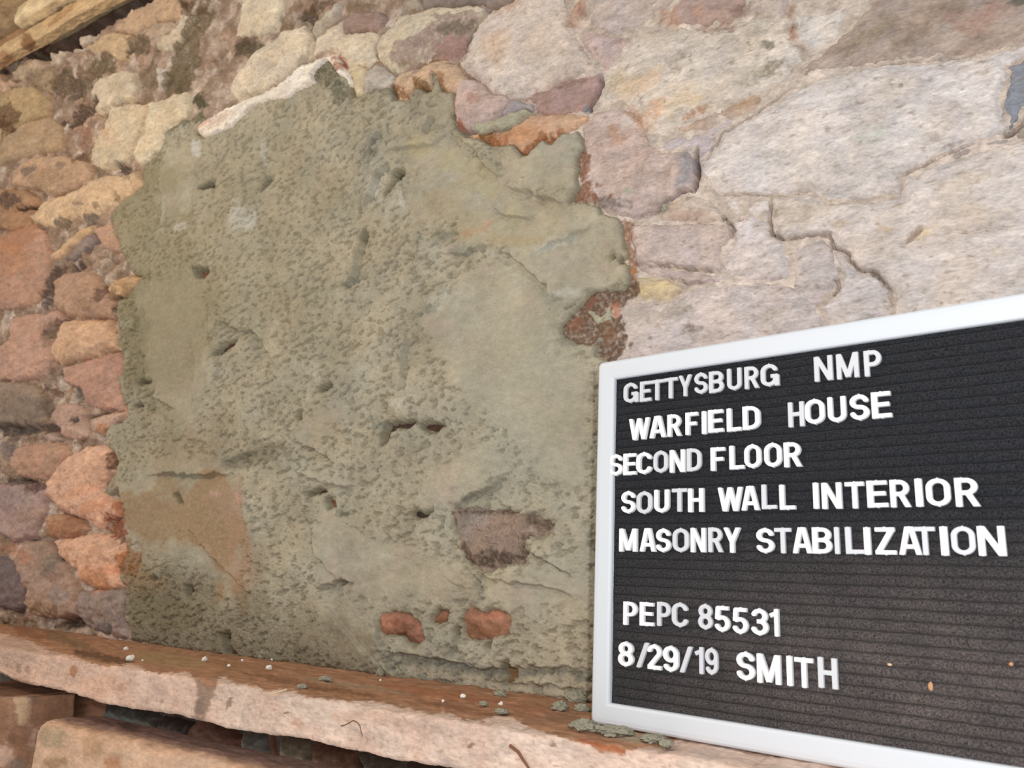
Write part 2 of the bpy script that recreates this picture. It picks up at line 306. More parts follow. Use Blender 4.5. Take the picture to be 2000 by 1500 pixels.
 ([(100,1056),(140,1050),(190,1040),(215,1050),(240,1060),(246,1080),(250,1112),(231,1130),(236,1145),(205,1152),(178,1148),(155,1136),(138,1108),(112,1088)], 14, (226,180,152), dict(r=7)),
 ([(78,1010),(115,1004),(150,1016),(170,1034),(150,1044),(120,1050),(88,1046)], 9, (180,142,116), dict(r=5)),
 ([(152,1156),(180,1152),(234,1150),(242,1165),(243,1200),(246,1226),(250,1248),(225,1249),(190,1234),(166,1224),(150,1204),(147,1180)], 12, (164,146,138), dict(r=5)),
 ([(20,1100),(40,1060),(80,1056),(98,1075),(125,1110),(147,1152),(143,1200),(120,1210),(60,1200),(42,1180),(46,1150)], 10, (176,148,132), dict(r=6)),
 ([(-30,1080),(10,1096),(34,1120),(43,1150),(38,1185),(25,1194),(-30,1180)], 10, (124,110,110), dict(r=5)),
 ([(-30,952),(20,936),(60,942),(82,950),(78,1000),(58,1048),(20,1058),(-30,1025)], 9, (178,150,142), dict(r=6)),
]

# ------------------------------------------------------------------ cracks in old mortar and stone (depth mm, width mm)
CRACKS = [
 ([(1506,385),(1502,410),(1506,455),(1531,465),(1600,455),(1618,457),(1626,478),(1654,490),(1658,508),(1680,526),(1704,526),(1714,538),(1738,562),(1744,596)], 5, 1.6),
 ([(1360,284),(1357,300),(1360,322),(1362,345),(1356,372)], 10, 2.4),
 ([(1280,414),(1302,391),(1328,375),(1354,371)], 6, 1.4),
 ([(1172,140),(1173,165),(1163,188),(1152,204),(1152,215)], 10, 2.2),
 ([(956,18),(930,50),(911,80),(909,96),(890,118)], 9, 2.0),
 ([(735,116),(732,88),(742,66),(760,46),(780,24),(784,-10)], 4, 1.1),
 ([(770,144),(820,128),(868,112)], 4, 1.2),
 ([(464,195),(520,174),(552,156),(582,124),(602,100),(608,70)], 5, 1.5),
 ([(175,222),(192,216),(220,204),(260,200),(288,202),(312,192)], 5, 1.6),
 ([(257,306),(264,280),(278,252),(288,212)], 3, 1.2),
 ([(1366,318),(1388,292),(1412,256),(1457,232),(1506,200),(1540,172)], 4, 1.0),
 ([(1690,128),(1755,118),(1842,113),(1912,102)], 3, .9),
 ([(1880,160),(1920,140),(1962,122)], 3.5, 1.2),
 ([(1758,340),(1800,322),(1860,292),(1905,275)], 5, 1.1),
 ([(1965,262),(1990,244),(2010,226)], 9, 3),
 ([(1862,456),(1890,458),(1940,450),(1970,448)], 2.5, 1.2),
 ([(1770,478),(1790,455),(1800,445)], 4, 2.5),
 ([(1398,378),(1430,377),(1510,380),(1580,372)], 3.5, 1.1),
 ([(1410,432),(1412,418),(1428,440),(1433,450),(1428,462)], 4, 1.4),
 ([(1240,514),(1310,518),(1358,524),(1406,530)], 4, 1.4),
 ([(1300,540),(1335,550),(1360,550),(1412,546)], 3, 1.2),
 ([(1450,425),(1440,432)], 4, 1.2),
 ([(1632,540),(1638,560),(1630,575)], 4, 1.5),
 ([(98,384),(120,377),(150,370)], 5, 1.8),
 ([(30,412),(70,404)], 7, 3),
 ([(1300,210),(1302,198)], 2, 1),
 ([(1720,196),(1680,206),(1640,216),(1612,230)], 3, 1.5),
 ([(165,816),(200,806),(226,798)], 6, 2.0),
 ([(236,395),(260,380),(276,366)], 5, 2.0),
]
# ------------------------------------------------------------------ stains and painted joint shade on stone and bedding: outline, colour, strength, soft edge mm
DK = (110, 94, 76); OLV = (120, 106, 84); RUST = (146, 100, 66); WET = (142, 92, 66); PURP = (112, 92, 88)
STAINS_AND_SHADE = [
 # old dark earth between the stones, recess shade painted in too, upper left
 ([(372,30),(398,26),(402,44),(392,70),(400,88),(382,112),(370,140),(352,165),(330,172),(318,150),(330,118),(340,90),(352,62)], OLV, .9, 5),
 ([(350,0),(392,0),(398,22),(374,28),(358,18)], (104,84,64), .9, 5),
 (ell(193,126,30,22,25), OLV, .9, 6), (ell(128,160,34,26,40), DK, .95, 6), (ell(155,172,28,12,45), DK, .9, 5),
 ([(118,234),(130,212),(174,190),(190,188),(192,196),(172,222),(138,244)], (100,80,68), 1, 3),
 (ell(268,86,24,18,30), DK, .9, 5), (ell(290,142,16,24,0), OLV, .75, 5), (ell(340,150,24,30,20), OLV, .85, 5),
 (ell(380,190,14,13), (92,88,66), 1, 3), (ell(390,196,10,12), (92,88,66), 1, 3),
 (ell(480,90,26,20,20), (96,86,66), .95, 4), (ell(596,28,20,18,20), (92,78,64), .95, 4), (ell(622,6,30,10,15), (104,84,68), .8, 4),
 (ell(424,112,12,18,-30), (132,112,96), .8, 4), (ell(560,36,16,14), (128,108,84), .7, 4), (ell(540,60,30,8,25), (128,104,84), .7, 4),
 (ell(690,10,20,12,20), (140,118,94), .8, 4), (ell(15,224,22,22), (104,76,54), .85, 7), (ell(10,250,16,14), (92,62,44), .8, 5),
 (ell(70,152,22,20), (140,122,96), .6, 7), (ell(160,285,14,20), (126,100,78), .7, 5), (ell(152,305,14,10), (104,80,66), .7, 4),
 (ell(60,335,16,9,20), (112,100,92), .8, 4), (ell(120,325,10,8), (120,104,98), .7, 4), (ell(90,352,36,20,20), (140,114,88), .5, 7),
 (ell(20,392,22,16), (88,72,66), .85, 6), (ell(50,408,22,6,5), (96,76,62), .8, 4), (ell(120,436,16,10,15), (110,98,86), .85, 4),
 (ell(172,425,14,9,20), (112,104,98), .8, 3), (ell(234,330,14,12), (92,78,74), .95, 2.5), (ell(187,334,8,10), (128,112,96), .7, 3),
 (ell(157,400,12,4), (120,104,92), .7, 3), (ell(192,402,5,6), (120,104,92), .7, 2), (ell(256,348,5,8,0), (128,112,88), .7, 2), (ell(232,386,7,8), (136,120,96), .7, 3),
 (ell(30,470,50,24,20), (176,120,84), .5, 8), (ell(20,500,40,40,20), (192,134,92), .35, 12),
 # left, joint shade painted in as dark colour, with earthy stains
 ([(97,518),(120,516),(158,512),(162,522),(125,532),(108,548),(100,585),(88,600),(74,602),(84,570),(92,545)], (96,80,74), .9, 5),
 ([(98,640),(112,624),(130,618),(118,640),(108,660),(98,664),(84,650)], (106,88,78), .9, 5),
 (ell(98,655,14,26,-15), (120,104,92), .6, 6), (ell(200,572,12,18,-20), (116,88,76), .85, 4), (ell(180,598,16,12), (144,116,92), .6, 5),
 (ell(225,600,6,40), (120,96,78), .6, 4), (ell(236,590,10,16,-30), (74,68,58), .9, 3),
 (ell(148,768,16,12,10), (100,98,96), .8, 4), (ell(150,822,9,6), (60,58,58), .9, 3), (ell(95,762,20,8,-20), (100,78,70), .8, 4), (ell(90,798,12,14), (112,92,80), .8, 4),
 (ell(40,800,60,30), (120,108,98), .5, 9), ([(-20,825),(40,830),(80,832),(108,828),(118,842),(112,852),(84,840),(40,846),(-20,850)], (92,78,72), .9, 5),
 (ell(40,856,40,9), (128,100,84), .7, 5), (ell(10,880,16,20), (118,112,114), .7, 5), (ell(30,940,34,7), (60,54,54), .8, 4), (ell(70,952,18,12), (92,70,66), .9, 4),
 (ell(20,980,30,26), (150,134,134), .6, 7), (ell(60,975,16,14), (170,152,144), .6, 5), (ell(150,862,14,5,15), (128,92,66), .8, 3),
 (ell(205,838,16,10), (176,120,72), .7, 4), (ell(222,900,9,18,8), (108,76,58), .9, 3),
 ([(208,1014),(222,1010),(232,1006),(242,1030),(248,1042),(236,1056),(216,1046),(206,1030)], (146,88,58), .97, 3),
 (ell(236,1000,8,22,10), (178,104,70), .8, 4), (ell(244,1100,10,30,8), (180,112,66), .85, 4), (ell(190,1130,30,20,-30), (206,138,86), .6, 8),
 (ell(130,1030,34,20,10), (168,118,88), .7, 6), (ell(60,1010,26,18), (156,132,118), .6, 7), (ell(170,960,30,10,15), (214,150,118), .5, 6), (ell(190,990,34,12,20), (210,132,96), .5, 6),
 (ell(100,1100,16,26,-30), (120,112,102), .7, 6), (ell(120,1165,20,14), (148,142,140), .6, 6), (ell(112,1190,10,10), (112,96,96), .8, 4),
 (ell(30,1080,40,16,-20), (196,132,96), .5, 8), (ell(70,1130,30,26), (170,150,142), .4, 8), (ell(90,1190,34,14), (166,136,106), .6, 6),
 ([(88,1226),(110,1212),(135,1206),(152,1212),(156,1226),(136,1226),(110,1230)], (84,66,54), .95, 4), (ell(208,1225,20,10), (98,92,92), .75, 4), (ell(180,1210,8,8), (120,104,100), .7, 3),
 (ell(222,1112,14,10), (232,150,112), .5, 5), (ell(20,1220,40,16), (120,96,76), .7, 6),
 # rust and damp along the edge of the fresh mortar
 ([(764,166),(772,176),(790,182),(800,184),(800,194),(774,198),(762,186)], RUST, .9, 2.5),
 ([(808,158),(822,158),(838,164),(842,182),(828,182),(812,172)], (128,96,60), .95, 2.5), ([(856,142),(870,140),(872,150),(862,176),(856,174)], (170,118,84), .8, 2.5),
 ([(856,156),(866,160),(872,174),(860,178)], (150,100,66), .7, 2.5),
 ([(884,178),(890,196),(886,226),(900,240),(912,250),(905,256),(888,244),(878,226),(880,200)], (176,112,84), .85, 2.5), (ell(928,194,12,8), (176,128,112), .6, 5),
 ([(940,256),(962,250),(970,262),(966,284),(944,278)], (132,86,46), .95, 3),
 ([(968,262),(1000,278),(1020,292),(1050,270),(1080,262),(1100,258),(1086,278),(1060,284),(1020,304),(990,290),(968,286)], (158,104,66), .95, 3),
 (ell(1020,262,30,18,15), (206,150,108), .7, 8), (ell(1110,236,30,14,15), (220,186,156), .7, 8), (ell(990,268,14,8), (176,120,88), .6, 4),
 ([(1128,256),(1136,258),(1142,276),(1138,300),(1146,316),(1150,340),(1156,362),(1172,372),(1196,386),(1190,396),(1174,404),(1110,394),(1118,372),(1126,350),(1126,300)], (148,106,82), .95, 3),
 (ell(1205,268,14,18,30), (186,146,122), .7, 7), (ell(1238,224,16,10,-40), (190,146,116), .7, 5), (ell(1265,240,22,20), (214,176,142), .6, 8), (ell(1226,240,10,14), (226,212,202), .9, 5),
 (ell(1340,330,16,38), (150,150,156), .85, 8), (ell(1300,350,26,14,-20), (150,138,128), .45, 6), (ell(1200,402,38,10,-10), (120,110,104), .8, 4), (ell(1255,352,24,18), (162,146,134), .5, 8), (ell(1290,400,28,12,40), (160,146,136), .6, 7),
 (ell(1232,378,10,7), (176,176,160), .9, 2), (ell(1300,404,6,6), (196,200,188), .8, 2),
 ([(1216,432),(1236,434),(1238,460),(1240,490),(1242,520),(1238,550),(1246,568),(1226,572),(1226,545),(1224,505),(1217,470)], (160,118,92), .92, 3),
 (ell(1234,525,6,12), (178,122,70), .8, 2.5), (ell(1275,565,40,14,10), (222,200,150), .5, 6),
 ([(1090,640),(1110,620),(1134,596),(1152,570),(1200,562),(1236,560),(1224,582),(1206,600),(1214,620),(1204,650),(1212,676),(1200,700),(1160,700),(1140,672),(1098,662)], (112,88,70), .97, 3),
 (ell(1150,590,14,10,40), (148,100,80), .9, 3), (ell(1126,632,20,12,35), (146,102,80), .85, 4), (ell(1200,605,10,14), (176,116,94), .8, 4), (ell(1186,650,14,24), (150,112,84), .6, 5),
 (ell(1330,606,40,14,20), (150,140,122), .55, 6), (ell(1260,620,40,18), (176,164,152), .5, 8), (ell(1350,645,20,8,-20), (130,116,104), .8, 4), (ell(1430,580,20,6,20), (150,146,140), .6, 5), (ell(1500,620,40,10,20), (166,156,146), .5, 6),
 # slab with the purple lower face
 ([(740,112),(800,78),(860,42),(914,8),(956,16),(946,34),(930,50),(912,74),(900,98),(890,118),(840,118),(776,138),(750,130)], (166,146,138), .95, 4),
 ([(850,66),(880,44),(924,42),(930,52),(900,64),(870,72)], (122,110,98), .9, 4), ([(846,86),(900,66),(912,76),(906,98),(890,116),(862,108)], (172,136,130), .85, 4), (ell(790,122,14,6,10), (146,122,98), .7, 4),
 # upper right
 (ell(1500,140,34,14,25), (140,130,108), .85, 5), (ell(1470,156,24,10,20), (150,142,128), .8, 5), (ell(1502,90,10,12), (142,134,120), .85, 3), (ell(1320,116,26,10,20), (156,144,130), .6, 6), (ell(1430,126,10,4,20), (140,130,118), .7, 3), (ell(1326,140,10,6), (156,144,128), .7, 3), (ell(1480,68,22,10,20), (176,168,154), .6, 5),
 (ell(1400,54,40,8), (160,132,116), .8, 4), (ell(1448,20,16,14), (148,124,114), .8, 4), (ell(1310,30,20,16), (196,154,126), .6, 6), (ell(1365,22,12,12), (196,152,128), .6, 5), (ell(1548,62,8,14), (162,114,88), .9, 4), (ell(1562,92,8,10), (160,140,128), .7, 4), (ell(1540,20,8,16,20), (176,134,108), .7, 4),
 (ell(1250,170,50,20,30), (228,196,160), .6, 12), (ell(1330,200,40,16,25), (232,206,166), .6, 10), (ell(1210,160,26,16,20), (206,184,148), .6, 8), (ell(1430,160,60,16,18), (232,218,202), .6, 10), (ell(1285,215,14,20,-30), (224,170,130), .7, 7),
 (ell(1365,218,20,5,25), (186,140,104), .8, 3), (ell(1450,198,30,6,25), (188,156,124), .8, 4), (ell(1345,228,14,4,20), (190,140,104), .7, 3),
 (ell(1700,70,60,16,28), (150,132,110), .7, 8), (ell(1770,82,40,10,28), (140,124,104), .7, 6), (ell(1830,30,60,20,30), (150,128,108), .6, 10), (ell(1900,44,40,22,20), (172,136,122), .6, 9), (ell(1940,24,30,20), (176,140,126), .6, 9), (ell(1990,6,14,10), (112,108,98), .9, 4), (ell(1650,96,30,8,25), (160,142,124), .6, 6), (ell(1660,40,40,14,30), (200,184,166), .6, 8), (ell(1860,72,26,10), (206,190,176), .6, 6), (ell(1920,84,24,10,20), (150,136,128), .6, 6),
 (ell(1760,172,5,4), (150,132,118), .8, 2), (ell(1832,272,10,4,25), (156,144,130), .7, 3), (ell(1865,215,12,8), (176,158,156), .6, 4), (ell(1710,260,24,14,20), (220,206,192), .4, 8), (ell(1920,148,12,3,25), (170,158,148), .6, 3),
 (ell(1700,270,36,10,15), (206,214,204), .45, 8), (ell(1790,264,10,12), (200,206,204), .5, 5),
 (ell(1560,410,60,14,5), (192,178,160), .6, 8), (ell(1735,448,20,6,5), (210,184,154), .8, 4), (ell(1800,462,22,12,20), (216,194,160), .8, 5), (ell(1900,350,60,10,15), (200,184,164), .6, 9), (ell(1930,420,60,20,10), (214,192,166), .45, 12), (ell(1960,498,18,8), (212,190,156), .6, 5), (ell(1800,570,10,4), (172,166,146), .7, 3), (ell(1900,520,14,6), (206,184,164), .6, 4), (ell(1640,440,14,6), (206,180,146), .6, 4),
 (ell(1560,430,30,20), (206,192,172), .5, 8), (ell(1430,430,10,16), (176,164,150), .5, 4), (ell(1340,420,50,8,-4), (186,158,146), .7, 5), (ell(1490,420,10,8), (186,174,162), .6, 3),
 (ell(1480,25,8,5), (150,130,112), .6, 3), (ell(1120,30,10,30,-15), (184,140,118), .85, 4), (ell(1134,14,8,20), (176,130,110), .7, 4),
 (ell(975,90,30,20), (222,186,152), .45, 10), (ell(970,120,20,10), (186,160,138), .6, 7), (ell(1080,60,40,60,20), (222,204,188), .5, 14), (ell(1000,14,26,14,25), (196,160,138), .6, 6), (ell(1090,146,60,8,20), (200,182,168), .5, 5), (ell(1120,165,30,8,20), (136,116,108), .7, 4),
 (ell(1060,190,24,10,-20), (166,134,120), .6, 5), (ell(1148,214,10,8), (140,140,146), .9, 3),
 # strip stone above the fresh mortar
 ([(652,106),(664,120),(674,136),(680,144),(664,146),(652,130),(648,116)], (186,128,104), .9, 2.5), (ell(656,146,8,10), (150,90,62), .85, 3), (ell(400,248,20,8,25), (222,174,150), .8, 5), (ell(440,238,30,8,28), (216,184,166), .7, 5), (ell(520,200,60,12,25), (232,222,210), .6, 6), (ell(622,108,40,4,20), (166,138,122), .8, 3),
 (ell(212,270,20,8,-60), (206,168,142), .5, 6), (ell(160,255,24,20,-40), (180,136,112), .6, 6),
 # recess below the ledge
]
# ------------------------------------------------------------------ the fresh mortar
PATCH = [(316,260),(320,270),(312,290),(304,306),(288,316),(274,330),(279,356),(262,376),(240,392),(218,412),(221,440),(222,456),(232,468),(233,490),(240,500),(246,512),(258,534),(276,541),(262,560),(250,580),(230,588),(228,612),(230,628),(233,650),(229,665),(236,690),(241,702),(237,728),(225,737),(232,756),(238,780),(246,798),(249,812),(236,824),(217,828),(208,840),(206,870),(222,882),(231,902),(220,930),(201,960),(212,968),(230,956),(233,976),(240,1016),(248,1038),(243,1052),(246,1080),(236,1110),(230,1130),(242,1148),(244,1180),(243,1216),(253,1224),(251,1252),
 (320,1264),(350,1268),(430,1280),(510,1291),(590,1302),(720,1318),(770,1328),(850,1342),(930,1354),(1030,1358),(1106,1370),(1160,1378),(1330,1400),(1330,720),(1240,712),(1176,700),(1160,691),(1166,672),(1122,668),(1102,656),(1093,641),(1106,625),(1122,608),(1136,595),(1150,573),(1176,566),(1214,568),(1228,557),(1229,540),(1225,520),(1217,506),(1226,497),(1218,470),(1216,440),(1207,424),(1174,415),(1168,399),(1116,392),(1118,380),(1130,364),(1127,344),(1130,330),(1128,305),(1139,288),(1137,268),(1128,254),(1110,260),(1100,256),(1088,268),(1076,280),(1058,272),(1028,299),(1018,303),(1000,279),(962,285),(940,273),(910,266),(888,247),(880,228),(876,217),(883,200),(883,178),(860,174),(857,140),(841,137),(839,176),(829,178),(812,168),(808,172),(798,193),(770,194),(762,168),(740,172),(712,181),(700,186),(684,190),(683,166),(679,152),(662,143),(650,122),(638,113),(626,124),(612,138),(609,150),(614,160),(596,168),(577,178),(567,190),(520,197),(498,207),(470,230),(454,247),(426,258),(398,270),(385,262),(392,246),(398,234),(388,216),(377,234),(354,232),(342,244)]
HOLES = [
 ([(884,1005),(890,995),(915,992),(940,995),(962,1003),(975,997),(995,996),(1010,1005),(1018,1012),(1030,1008),(1050,1010),(1068,1018),(1080,1028),(1072,1042),(1050,1046),(1030,1045),(1020,1052),(1022,1070),(1028,1085),(1020,1098),(1000,1100),(975,1108),(945,1118),(930,1105),(918,1098),(908,1090),(905,1060),(900,1048),(888,1038),(882,1022)]),
 ([(742,1215),(755,1200),(775,1195),(800,1200),(815,1215),(825,1235),(828,1250),(815,1260),(795,1252),(785,1240),(750,1240),(742,1228)]),
 ([(845,1205),(860,1188),(873,1195),(872,1212),(858,1218),(846,1215)]),
 ([(905,1210),(912,1192),(925,1188),(935,1200),(960,1190),(990,1200),(996,1212),(992,1235),(975,1242),(960,1245),(955,1268),(949,1262),(952,1250),(930,1250),(908,1240)]),
 ([(980,1300),(992,1296),(1005,1310),(1008,1325),(995,1332),(985,1340),(976,1338),(985,1322)]),
 ([(428,1238),(440,1238),(450,1236),(448,1250),(450,1265),(460,1280),(440,1280),(436,1255)]),
 ([(742,850),(748,840),(752,825),(775,823),(800,820),(812,824),(790,836),(770,836),(758,845),(752,865),(742,870)]),
 ([(818,828),(835,822),(865,828),(868,832),(852,845),(840,846),(822,835)]),
 ([(600,965),(615,955),(632,952),(637,960),(620,964),(605,969)]),
 ([(634,975),(642,970),(652,980),(655,990),(640,992)]),
 ([(412,694),(425,680),(440,666),(460,662),(455,672),(435,686),(428,692)]),
 ([(262,746),(275,740),(295,745),(270,753)]), ([(258,792),(270,786),(280,793),(268,797)]),
 ([(622,759),(640,747),(646,752),(625,766)]), ([(573,815),(582,803),(586,812),(578,823)]),
 ([(378,525),(405,522),(408,532),(400,542),(385,541)]),
 ([(764,336),(785,328),(790,348),(772,354)]), ([(752,372),(770,352),(766,366),(752,384)]),
 ([(702,464),(712,448),(716,460),(708,477)]),
 ([(390,368),(405,355),(421,352),(416,363),(398,370)]), ([(511,375),(521,349),(533,345),(525,361)]),
 ([(798,1003),(808,993),(822,1001),(842,996),(826,1011),(808,1013)]),
 ([(1190,500),(1195,495),(1199,502),(1193,506)]), ([(1206,506),(1212,502),(1215,512),(1208,513)]),
 ([(360,1145),(370,1140),(375,1155),(366,1168),(358,1163)]), ([(290,1130),(298,1124),(305,1130),(298,1134)]), ([(335,965),(345,962),(354,982),(346,980)]),
 ([(660,1138),(668,1133),(672,1136),(663,1141)]), ([(940,1218),(944,1224),(940,1230)]), ([(890,1232),(897,1226),(899,1240),(892,1246)]),
]
BRICKS = [(HOLES[1], (164,118,98), 'reddish stone showing through the fresh mortar'), (HOLES[2], (146,104,80), 'small reddish stone showing through the fresh mortar'), (HOLES[3], (174,128,104), 'reddish stone showing through the fresh mortar')]
# trowel laps: line, rise mm and reach mm on the left of travel, same on the right
LAPS = [
 ([(398,268),(400,290),(393,320),(386,345),(396,354),(386,372),(380,410),(378,440)], 1.5, 10, -9, 16),
 ([(376,355),(352,400),(338,430)], 3, 14, -2, 8),
 ([(312,350),(318,390),(316,432)], -1, 8, -5, 16),
 ([(528,272),(527,330),(521,348),(508,385),(505,420),(500,440)], 1.5, 8, -8, 26),
 ([(400,470),(380,500),(345,555)], 3, 14, -1, 8),
 ([(540,430),(537,480),(533,560),(531,600)], 0.5, 6, -5, 22),
 ([(762,318),(740,350),(728,385),(716,410)], -1, 8, 5, 16),
 ([(792,342),(796,370),(800,395)], 3, 12, -1.5, 6),
 ([(714,448),(700,500),(694,545),(662,566)], -3.5, 20, 2.5, 18),
 ([(838,436),(826,470),(816,500),(808,520)], 3, 18, -3, 12),
 ([(850,476),(872,468),(898,452)], 2.5, 14, -2, 10),
 ([(745,300),(790,292),(850,286),(880,262)], 3, 22, -1, 12),
 ([(880,255),(925,290),(955,330),(985,365)], 3.5, 18, -1.5, 20),
 ([(985,366),(1010,374),(1040,380),(1075,392),(1112,404)], 3, 20, -3, 18),
 ([(960,398),(990,424),(1030,428),(1058,412)], 2, 16, -2, 14),
 ([(860,494),(900,498),(935,486),(970,476)], 2.5, 16, -2, 10),
 ([(968,478),(1010,510),(1046,542),(1068,560),(1078,584)], 2, 16, -3, 20),
 ([(1166,436),(1130,456),(1080,478),(1040,504)], -2, 14, 1.5, 12),
 ([(938,520),(904,530),(880,560),(850,592)], 1.5, 12, -4, 20),
 ([(856,592),(832,612),(800,628),(768,630)], 2.5, 16, -2.5, 14),
 ([(804,640),(798,680),(790,740),(782,772)], -2, 12, 2.5, 12),
 ([(755,782),(780,782),(800,772)], -2.5, 16, 2, 10),
 ([(416,540),(412,600),(416,660),(414,695)], 2, 16, -1.5, 10),
 ([(412,660),(436,628),(470,648),(498,646),(520,670),(545,720),(540,752),(526,778)], 2.5, 14, -4, 14),
 ([(430,680),(428,722),(422,752)], -1.5, 10, 2, 12),
 ([(380,660),(384,720),(376,800)], 1, 12, -3, 20),
 ([(572,905),(588,945),(598,990),(614,1035),(625,1085),(664,1132)], 2.5, 18, -3, 18),
 ([(625,1150),(662,1138),(700,1134)], 3, 18, -3, 16),
 ([(560,850),(600,822),(640,790),(680,752)], -2, 16, 3, 14),
 ([(575,860),(620,880),(660,905)], 2.5, 14, -3, 14),
 ([(575,920),(620,938),(660,948),(704,954)], 2.5, 16, -2, 14),
 ([(500,880),(528,868),(556,880),(570,910)], -2, 12, 3.5, 16),
 ([(440,905),(470,893),(500,880)], 2.5, 12, -2.5, 12),
 ([(890,994),(930,966),(972,946),(1000,928)], 3, 18, -2.5, 16),
 ([(920,1108),(944,1142),(940,1168),(905,1186),(870,1196)], 1.5, 16, -4, 20),
 ([(935,1112),(976,1140)], 2, 14, -3, 14),
 ([(1030,1072),(1070,1098),(1130,1128)], 2.5, 18, -2.5, 16),
 ([(960,1130),(1030,1140),(1090,1152),(1130,1180)], 2, 18, -2, 16),
 ([(730,1270),(800,1276),(870,1288),(960,1308),(1060,1302),(1160,1308)], 2.5, 20, -3, 16),
 ([(940,1330),(1000,1334),(1080,1340),(1150,1345)], 1.5, 12, -2, 10),
 ([(880,1285),(895,1262),(898,1240)], 2, 12, -2, 10),
 ([(738,1200),(742,1240),(755,1280)], -2, 14, 2, 12),
 ([(640,1188),(690,1240),(740,1300)], -1.5, 14, 1.5, 14),
 ([(290,930),(340,924),(400,930),(440,925),(470,930)], 3, 14, -3, 12),
 ([(240,880),(280,862),(340,840),(370,828)], -1.5, 14, 2.5, 14),
 ([(300,775),(335,792),(345,800)], 2.5, 10, -2, 10),
 ([(345,800),(320,810),(285,812)], 2, 10, -2, 8),
 ([(250,640),(266,646),(268,622)], 2, 8, -2, 6),
 ([(370,1030),(420,1090),(500,1165)], 2, 20, -2.5, 20),
 ([(310,1140),(330,1104),(370,1092),(390,1106)], -2, 12, 2.5, 14),
 ([(700,400),(650,470),(600,540)], 1.5, 30, -.5, 20),
 ([(684,192),(676,160),(684,150)], -2, 8, 2, 8),
 ([(846,222),(838,240),(828,262)], -3, 12, 2, 12),
 ([(888,190),(876,226),(866,256)], -1, 10, -4, 14),
 ([(690,220),(706,226),(726,238)], 3, 12, -2, 8),
 ([(738,258),(730,290),(738,282)], -2.5, 12, 2.5, 12),
]
# trowelled smooth areas
SMOOTH = [
 [(745,300),(880,260),(985,365),(1110,400),(1210,430),(1225,540),(1150,575),(1080,585),(1040,540),(975,478),(900,500),(860,500),(900,440),(850,400),(800,330)],
 [(860,590),(940,520),(1000,500),(1080,590),(1090,660),(1150,720),(1150,980),(1030,900),(960,820),(900,760),(860,700),(830,640)],
 [(640,1000),(760,1060),(900,1100),(940,1160),(780,1190),(640,1150),(610,1040)], [(960,1120),(1150,1120),(1150,1190),(1000,1190)],
 [(300,900),(430,890),(480,980),(480,1180),(400,1120),(240,1060),(240,960)], [(590,840),(660,780),(680,800),(620,870)],
 [(270,560),(400,520),(410,760),(380,850),(300,760),(270,650)], [(330,290),(395,280),(380,400),(340,430),(300,400)],
 [(830,930),(930,870),(1000,900),(900,990),(820,1000)], [(800,400),(830,340),(860,420),(840,460)], [(650,1160),(750,1200),(740,1300),(600,1250)], [(850,180),(885,180),(870,260),(830,240)],
 [(600,930),(680,940),(700,960),(640,960)], [(1000,270),(1130,270),(1130,380),(980,360)],
]
